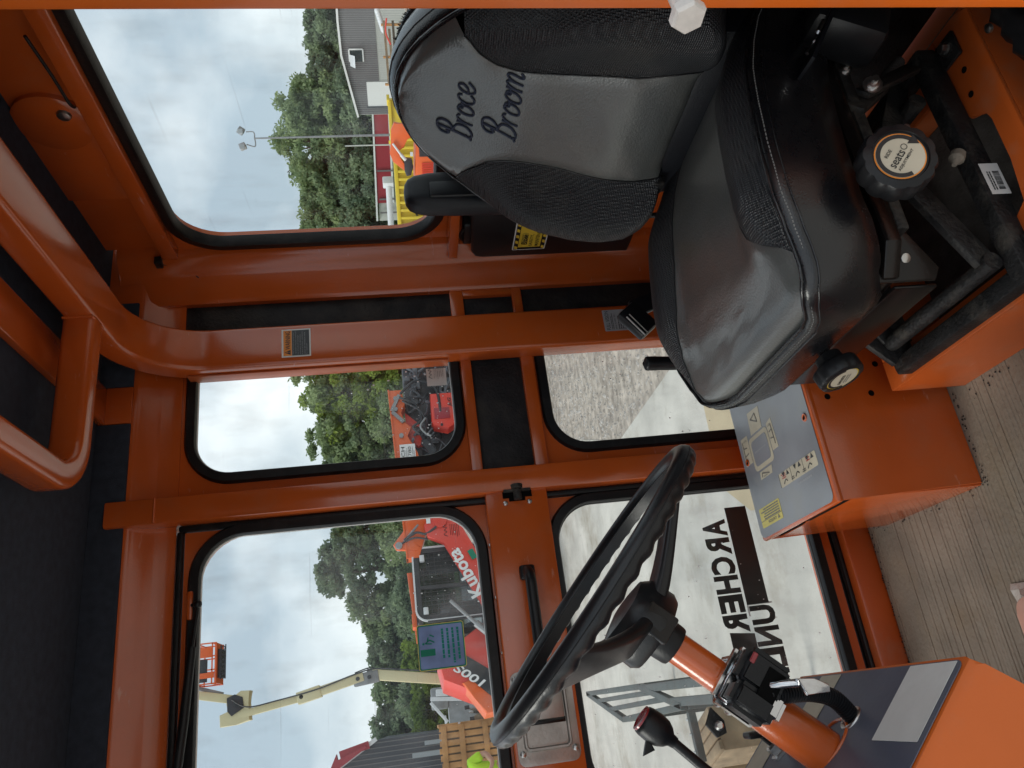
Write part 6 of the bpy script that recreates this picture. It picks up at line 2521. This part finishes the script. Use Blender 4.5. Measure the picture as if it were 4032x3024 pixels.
for i in range(7):
    mb.sphere((25.0 - .06 * i, 21.5 + .09 * i, -.20 - .03 * i), .14, (1, 1, .8), 10, 7)
obj('wrap', mb, 'machine_white', tp_)

# orange mini excavator
exv = thing('mini_excavator', 'orange mini excavator with a folded arm in front of the yellow container', 'excavator', (11.2, 13.3, GR))
e0 = Vector((11.55, 13.55, 0))
ed = Vector((-.66, .75, 0)).normalized()        # left in the picture
en = Vector((-.75, -.66, 0)).normalized()       # towards the cab


def ep(u_, z, out=0.0):
    p = e0 + ed * u_ + en * out
    return Vector((p.x, p.y, z))


mb = MB()
mb.prism([(-.35, -.75), (.70, -.68), (.78, -.90), (.78, -1.35), (-.35, -1.35)], ep(0, 0), ed, Z_, -en * 1.0, .03)
ebody = obj('engine_cover', mb, 'machine_orange', exv)
mb = MB()
mb.prism([(-.08, -.80), (.16, -.80), (.16, -1.12), (-.08, -1.12)], ep(0, 0, .012), ed, Z_, en * .01)
obj('vent_grille', mb, 'machine_black', exv)
mb = MB()
for i in range(8):
    mb.prism([(.30 + i * .05, -.84), (.325 + i * .05, -.84), (.325 + i * .05, -1.18), (.30 + i * .05, -1.18)], ep(0, 0, .012), ed, Z_, en * .012)
obj('louvre', mb, 'machine_red', exv)
mb = MB()
mb.prism([(-.55, -.30), (-.40, -.22), (-.12, -.20), (.10, -.16), (.28, -.22), (.50, -.48), (.46, -.56), (.22, -.38), (.04, -.34), (-.02, -.48), (-.20, -.55), (-.30, -.75), (-.55, -.75), (-.5, -.5)], ep(0, 0, -.15), ed, Z_, -en * .22, .015)
obj('arm', mb, 'machine_orange', exv)
mb = MB()
mb.tube([ep(-.12, -.24, -.10), ep(.12, -.40, -.10)], .026, 10)
mb.tube([ep(.12, -.40, -.10), ep(.24, -.50, -.10)], .038, 10)
obj('cylinder', mb, 'machine_white', exv)
mb = MB()
mb.prism([(.22, -.46), (.48, -.46), (.60, -.50), (.58, -.60), (.40, -.66), (.24, -.64)], ep(0, 0, -.12), ed, Z_, -en * .3, .02)
obj('bucket', mb, 'machine_black', exv)
mb = MB()
mb.prism([(-.6, -1.4), (.8, -1.4), (.95, -1.7), (.8, GR), (-.6, GR), (-.75, -1.7)], ep(0, 0, -.1), ed, Z_, -en * .35, .04)
mb.prism([(-.6, -1.4), (.8, -1.4), (.95, -1.7), (.8, GR), (-.6, GR), (-.75, -1.7)], ep(0, 0, -.9), ed, Z_, -en * .35, .04)
obj('track', mb, 'machine_black', exv)
mb = MB()
for z, u0 in ((-.60, -.55), (-.66, .05)):
    mb.prism([(u0, z), (u0 + .09, z), (u0 + .09, z + .06), (u0, z + .06)], ep(0, 0, .03), ed, Z_, en * .02)
obj('work_lamp', mb, 'machine_white', exv)
exb = thing('orange_attachment', 'orange boom frame standing behind the mini excavator', 'attachment', (13.4, 14.6, GR))
mb = MB()
for u_, z in ((0, -.62), (.3, -.55)):
    mb.bar((13.55 - u_ * .3, 14.5 + u_, GR), (13.45 - u_ * .3, 14.6 + u_, z), .08, .08, Y_, .01)
mb.bar((13.6, 14.4, -.66), (13.2, 15.1, -.56), .09, .10, Z_, .01)
obj('frame', mb, 'machine_orange', exb)

# white hydraulic crane boom lying above the containers
cr_ = thing('crane_truck', 'white folded truck crane boom with clamps above the yellow container', 'crane', (15.2, 20.6, GR))
mb = MB()
w0, w1 = Vector((16.0, 20.3, -.12)), Vector((14.7, 21.25, -.10))
mb.tube([w0, w1], .095, 12)
obj('boom', mb, 'machine_white', cr_)
mb = MB()
mb.box(w0 - Vector((.14, .14, .16)), w0 + Vector((.14, .14, .18)), .03)
mb.box(w1 - Vector((.12, .12, .20)), w1 + Vector((.14, .14, .16)), .03)
mb.tube([w1 + Vector((-.05, .05, -.12)) + Vector((.0, .10 * cos(a), .10 * sin(a))) for a in [2 * pi * q / 18 for q in range(18)]], .022, 8, loop=True)
obj('clamp', mb, 'machine_white', cr_)
mb = MB()
mb.bar(w0.lerp(w1, .15) + Z_ * -.26, w0.lerp(w1, .95) + Z_ * -.26, .10, .07, Z_, .01)
mb.bar(w0.lerp(w1, .2) + Z_ * -.22, w0.lerp(w1, .2) + Z_ * -2.0, .10, .1, Y_, .01)
obj('support', mb, 'grey_steel', cr_)
mb = MB()
p, q = w0.lerp(w1, -.2), w0.lerp(w1, 1.6)
mb.bar(Vector((p.x, p.y, -1.2)), Vector((q.x, q.y, -1.2)), 1.6, .7, Z_, .06)
tr2 = obj('truck_bed', mb, 'machine_white', cr_)
mb = MB()
q2 = w0.lerp(w1, 1.55)
mb.box((q2.x - .35, q2.y - .3, -1.3), (q2.x + .35, q2.y + .4, -.42), .06)
obj('truck_cabin', mb, 'machine_white', cr_)
for u_ in (.1, 1.3):
    p = w0.lerp(w1, u_)
    mb = MB()
    mb.lathe([(.15, 0), (.42, 0), (.45, .04), (.45, .22), (.15, .26)], (p.x - .5, p.y - .6, GR + .45), (-.59, -.81, 0), 20)
    obj('wheel', mb, 'machine_black', cr_)

# flood light pole
k = 45 / 35
lpb = Vector((23.17 * k, 26.23 * k, 0))
lp_ = thing('light_pole', 'tall thin grey pole with two floodlights', 'light pole', (lpb.x, lpb.y, GR))
mb = MB()
ptop = Vector((lpb.x, lpb.y, 6.72))
mb.tube([Vector((lpb.x, lpb.y, GR)), Vector((lpb.x, lpb.y, 3)), ptop], [.075, .058, .04], 10)
obj('pole', mb, 'grey_steel', lp_)
side_ = Vector((.74, -.67, 0))
mb = MB()
mb.tube(cr([ptop + side_ * -.30 + Z_ * .45, ptop + side_ * -.42 + Z_ * .05, ptop + side_ * -.20 + Z_ * -.02, ptop, ptop + side_ * .20 + Z_ * -.02, ptop + side_ * .34 + Z_ * .06, ptop + side_ * .34 + Z_ * .40], 6), .032, 8)
obj('bracket', mb, 'grey_steel', lp_, smooth=50)
for sg_, tilt in ((-1, 20), (1, -35)):
    mb = MB()
    c_ = ptop + side_ * (.40 if sg_ > 0 else -.40) + Z_ * .66
    mb.box(c_ - Vector((.15, .15, .17)), c_ + Vector((.15, .15, .17)), .03, rot=Matrix.Rotation(radians(tilt), 3, side_.cross(Z_)))
    fl_ = obj('floodlight', mb, 'grey_steel' if sg_ > 0 else 'decal_silver', lp_)
    mb = MB()
    n_ = Vector((-.67, -.74, 0))
    card(mb, c_ + n_ * .22 - side_ * .11 - Z_ * .12, side_, Z_, .22, .24, .0, .01)
    obj('lens', mb, 'pane_grey', fl_)
p2 = Vector((25.0 * 1.55, 27.7 * 1.55, 0))
pp = thing('thin_mast', 'thin pale mast rising before the trees left of the shed', 'mast', (p2.x * .985, p2.y * 1.03, GR))
mb = MB()
mb.tube([Vector((p2.x * .985, p2.y * 1.03, GR)), Vector((p2.x * .985, p2.y * 1.03, 2.6))], [.06, .04], 8)
obj('mast_tube', mb, 'wall_light', pp)

# ================================================================== TREES
def tree(name, label, x, y, top, rx, mat_, seedv, base=None, dens=1.0, leaf=.16, group='trees along the back of the yard', crown_low=.25):
    """tapered trunk with limbs; crown of many leaf faces gathered in clumps"""
    rs = np.random.RandomState(seedv)
    t = thing(name, label, 'tree', (x, y, GR), 0, group, local=True)
    H = top - GR
    mb = MB()
    mb.tube([(0, 0, 0), (.05, 0, H * .3), (-.05, .05, H * .6), (0, 0, H * .85)], [.035 * H, .026 * H, .016 * H, .006 * H], 8)
    for i in range(7):
        a = rs.uniform(0, 2 * pi)
        h0 = H * rs.uniform(.3, .65)
        r1 = rx * rs.uniform(.5, .85)
        mb.tube([(0, 0, h0), (cos(a) * r1 * .5, sin(a) * r1 * .5, h0 + H * .12), (cos(a) * r1, sin(a) * r1, h0 + H * rs.uniform(.18, .3))], [.014 * H, .009 * H, .003 * H], 6)
    obj('trunk', mb, 'bark', t)
    # clumps over an uneven egg
    zc = H * (crown_low + 1) / 2
    rz = H * (1 - crown_low) / 2
    NCL = int(150 * dens)
    cl_ = []
    for i in range(NCL):
        v = rs.normal(size=3)
        v /= np.linalg.norm(v)
        rad = rs.uniform(.45, 1.0) ** .6
        az = atan2(v[1], v[0])
        wob = 1 + .16 * sin(3 * az + seedv) + .12 * sin(5 * v[2] * 2 + seedv * 1.7)
        cl_.append((v[0] * rx * rad * wob, v[1] * rx * rad * wob, zc + v[2] * rz * rad * (.92 + .1 * rs.rand())))
    nl = int(95 * dens)
    V = []
    for c in cl_:
        s = rx * rs.uniform(.10, .24)
        n_ = int(nl * rs.uniform(.7, 1.4))
        d = rs.normal(size=(n_, 3))
        d /= np.linalg.norm(d, axis=1)[:, None]
        p = np.array(c) + d * s * rs.uniform(.3, 1.0, (n_, 1)) * np.array([1.15, 1.15, .75])
        a = rs.normal(size=(n_, 3))
        a /= np.linalg.norm(a, axis=1)[:, None]
        b = np.cross(a, rs.normal(size=(n_, 3)))
        b /= np.linalg.norm(b, axis=1)[:, None]
        sz = leaf * rs.uniform(.6, 1.4, (n_, 1))
        V.append(np.stack([p - a * sz, p + b * sz * .55, p + a * sz, p - b * sz * .55], 1))
    V = np.concatenate(V).reshape(-1, 3)
    nq = len(V) // 4
    me = bpy.data.meshes.new('crown')
    me.vertices.add(len(V))
    me.vertices.foreach_set('co', V.ravel())
    me.loops.add(nq * 4)
    me.loops.foreach_set('vertex_index', np.arange(nq * 4))
    me.polygons.add(nq)
    me.polygons.foreach_set('loop_start', np.arange(nq) * 4)
    me.polygons.foreach_set('loop_total', np.full(nq, 4))
    me.update()
    obj('crown', None, mat_, t, mesh=me)
    return t


F = 1.30       # the tree line behind the shed stands at about 78 m
rear = [
    ((47.5, 37.0), 4.6, 4.2, 'leaves_dark', 'dark tree half behind the near post, above the grey shed'),
    ((44.6, 40.2), 5.0, 3.6, 'leaves_dark', 'rounded dark tree just above the shed roof ridge'),
    ((42.9, 42.0), 4.9, 3.0, 'leaves_dark', 'low dark tree between the shed ridge and the tall tree'),
    ((41.4, 43.6), 6.3, 3.4, 'leaves_mid', 'green tree on the shoulder of the tallest tree, shed side'),
    ((39.6, 45.2), 7.9, 4.3, 'leaves_mid', 'tallest bushy green tree crossed by the light pole'),
    ((37.3, 47.1), 6.5, 3.2, 'leaves_mid', 'green tree beside the tallest one, left of the light pole'),
    ((35.6, 48.4), 6.4, 3.0, 'leaves_mid', 'loose leaved tree near the left edge of the rear window'),
    ((33.6, 49.8), 5.2, 3.2, 'leaves_dark', 'dark tree at the left edge of the rear window'),
]
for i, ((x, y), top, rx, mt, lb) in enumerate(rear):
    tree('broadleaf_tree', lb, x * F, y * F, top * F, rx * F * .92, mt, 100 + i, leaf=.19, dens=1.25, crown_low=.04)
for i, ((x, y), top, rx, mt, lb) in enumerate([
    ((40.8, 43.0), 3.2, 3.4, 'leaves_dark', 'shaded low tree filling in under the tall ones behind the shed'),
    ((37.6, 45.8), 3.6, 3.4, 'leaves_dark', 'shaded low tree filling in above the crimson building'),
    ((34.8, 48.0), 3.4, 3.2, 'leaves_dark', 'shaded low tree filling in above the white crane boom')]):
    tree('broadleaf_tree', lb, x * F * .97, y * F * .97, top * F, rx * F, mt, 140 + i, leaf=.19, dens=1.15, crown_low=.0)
side_t = [
    ((21.6, 45.0), 6.9, 3.0, 'leaves_mid', 'tall green tree beside the pillar in the side window'),
    ((19.2, 46.0), 6.2, 2.8, 'leaves_light', 'light green tree in the middle of the side window'),
    ((17.2, 46.9), 6.2, 2.7, 'leaves_mid', 'green tree with sky gaps left of the middle of the side window'),
    ((15.2, 47.6), 5.0, 2.4, 'leaves_dark', 'dark tree at the left edge of the side window'),
    ((11.8, 48.6), 4.7, 2.2, 'leaves_mid', 'green tree at the right edge of the door window'),
    ((9.2, 49.2), 6.2, 2.7, 'leaves_dark', 'large tree with sky gaps above the track loader cab'),
    ((6.4, 49.6), 3.6, 2.0, 'leaves_mid', 'rounded green tree next to the large one, above the sticker'),
    ((4.3, 49.8), 3.1, 2.0, 'leaves_dark', 'dark green tree right of the cream boom'),
    ((2.0, 50.0), 3.0, 2.0, 'leaves_mid', 'green tree directly left of the cream boom'),
    ((-.2, 50.0), 3.1, 2.2, 'leaves_dark', 'dark green tree above the dark shed roof'),
    ((-3.2, 50.0), 3.4, 2.4, 'leaves_mid', 'green tree hidden mostly behind the dark shed'),
]
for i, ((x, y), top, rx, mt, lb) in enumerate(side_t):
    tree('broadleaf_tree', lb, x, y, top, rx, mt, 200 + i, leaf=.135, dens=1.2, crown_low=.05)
low = [
    ((20.4, 42), 1.9, 2.6, 'leaves_light', 'low bright shrub under the tall tree by the pillar'),
    ((16.6, 43), 1.7, 2.8, 'leaves_mid', 'low green shrub behind the telehandler boom'),
    ((9.8, 43), 1.6, 2.4, 'leaves_mid', 'low green shrub behind the track loader cab'),
    ((6.0, 43), 1.5, 2.4, 'leaves_dark', 'low dark shrub behind the blue sticker'),
    ((2.6, 38), .9, 1.5, 'leaves_light', 'bright yellow green bush beside the cream boom'),
    ((.55, 38), .55, 1.5, 'leaves_light', 'bright yellow green bush above the pallet crate'),
    ((1.6, 44), 1.3, 2.2, 'leaves_dark', 'dark green bush between the two bright ones'),
]
for i, ((x, y), top, rx, mt, lb) in enumerate(low):
    t = tree('leafy_shrub', lb, x, y, top, rx, mt, 300 + i, leaf=.10, dens=1.0, crown_low=.0, group='shrubs in front of the trees')
    t['category'] = 'shrub'

# ================================================================== water drops on the panes
def drops(parent, n_, boxes, yy, seedv, rmin=.0007, rmax=.0026):
    rr = random.Random(seedv)
    mb = MB()
    for i in range(n_):
        x0, x1, z0, z1 = rr.choice(boxes)
        x, z = rr.uniform(x0, x1), rr.uniform(z0, z1)
        r = rmin + (rmax - rmin) * rr.random() ** 3
        s = []
        for k in range(6):
            a = 2 * pi * k / 6
            s.append((x + r * cos(a) * .85, yy, z + r * sin(a) * rr.uniform(.9, 1.4)))
        top = (x, yy - r * .6, z)
        mb.add(s + [top], [(q, (q + 1) % 6, 6) for q in range(6)])
    o = obj('water_drops', mb, 'water_drop', parent, smooth=180)
    o['kind'] = 'stuff'


drops(door, 46, [(-.1, .36, -.12, .06), (.2, .36, -.12, .02)], 1.5075, 1, .0006, .0022)
drops(door, 120, [(-.12, .36, -.80, -.30)], 1.5075, 2, .0005, .0017)
drops(sw, 55, [(.50, .69, -.10, .08), (.50, .69, -.1, 0)], 1.5075, 3, .0008, .0026)
drops(sw, 70, [(.50, .69, -.70, -.33)], 1.5075, 4, .0006, .0020)

# ------------------------------------------------------------------ lift everything to the yard's zero level
for o in list(scene.objects):
    if o.parent is None and o not in (cam, sun):
        o.location.z += GZ
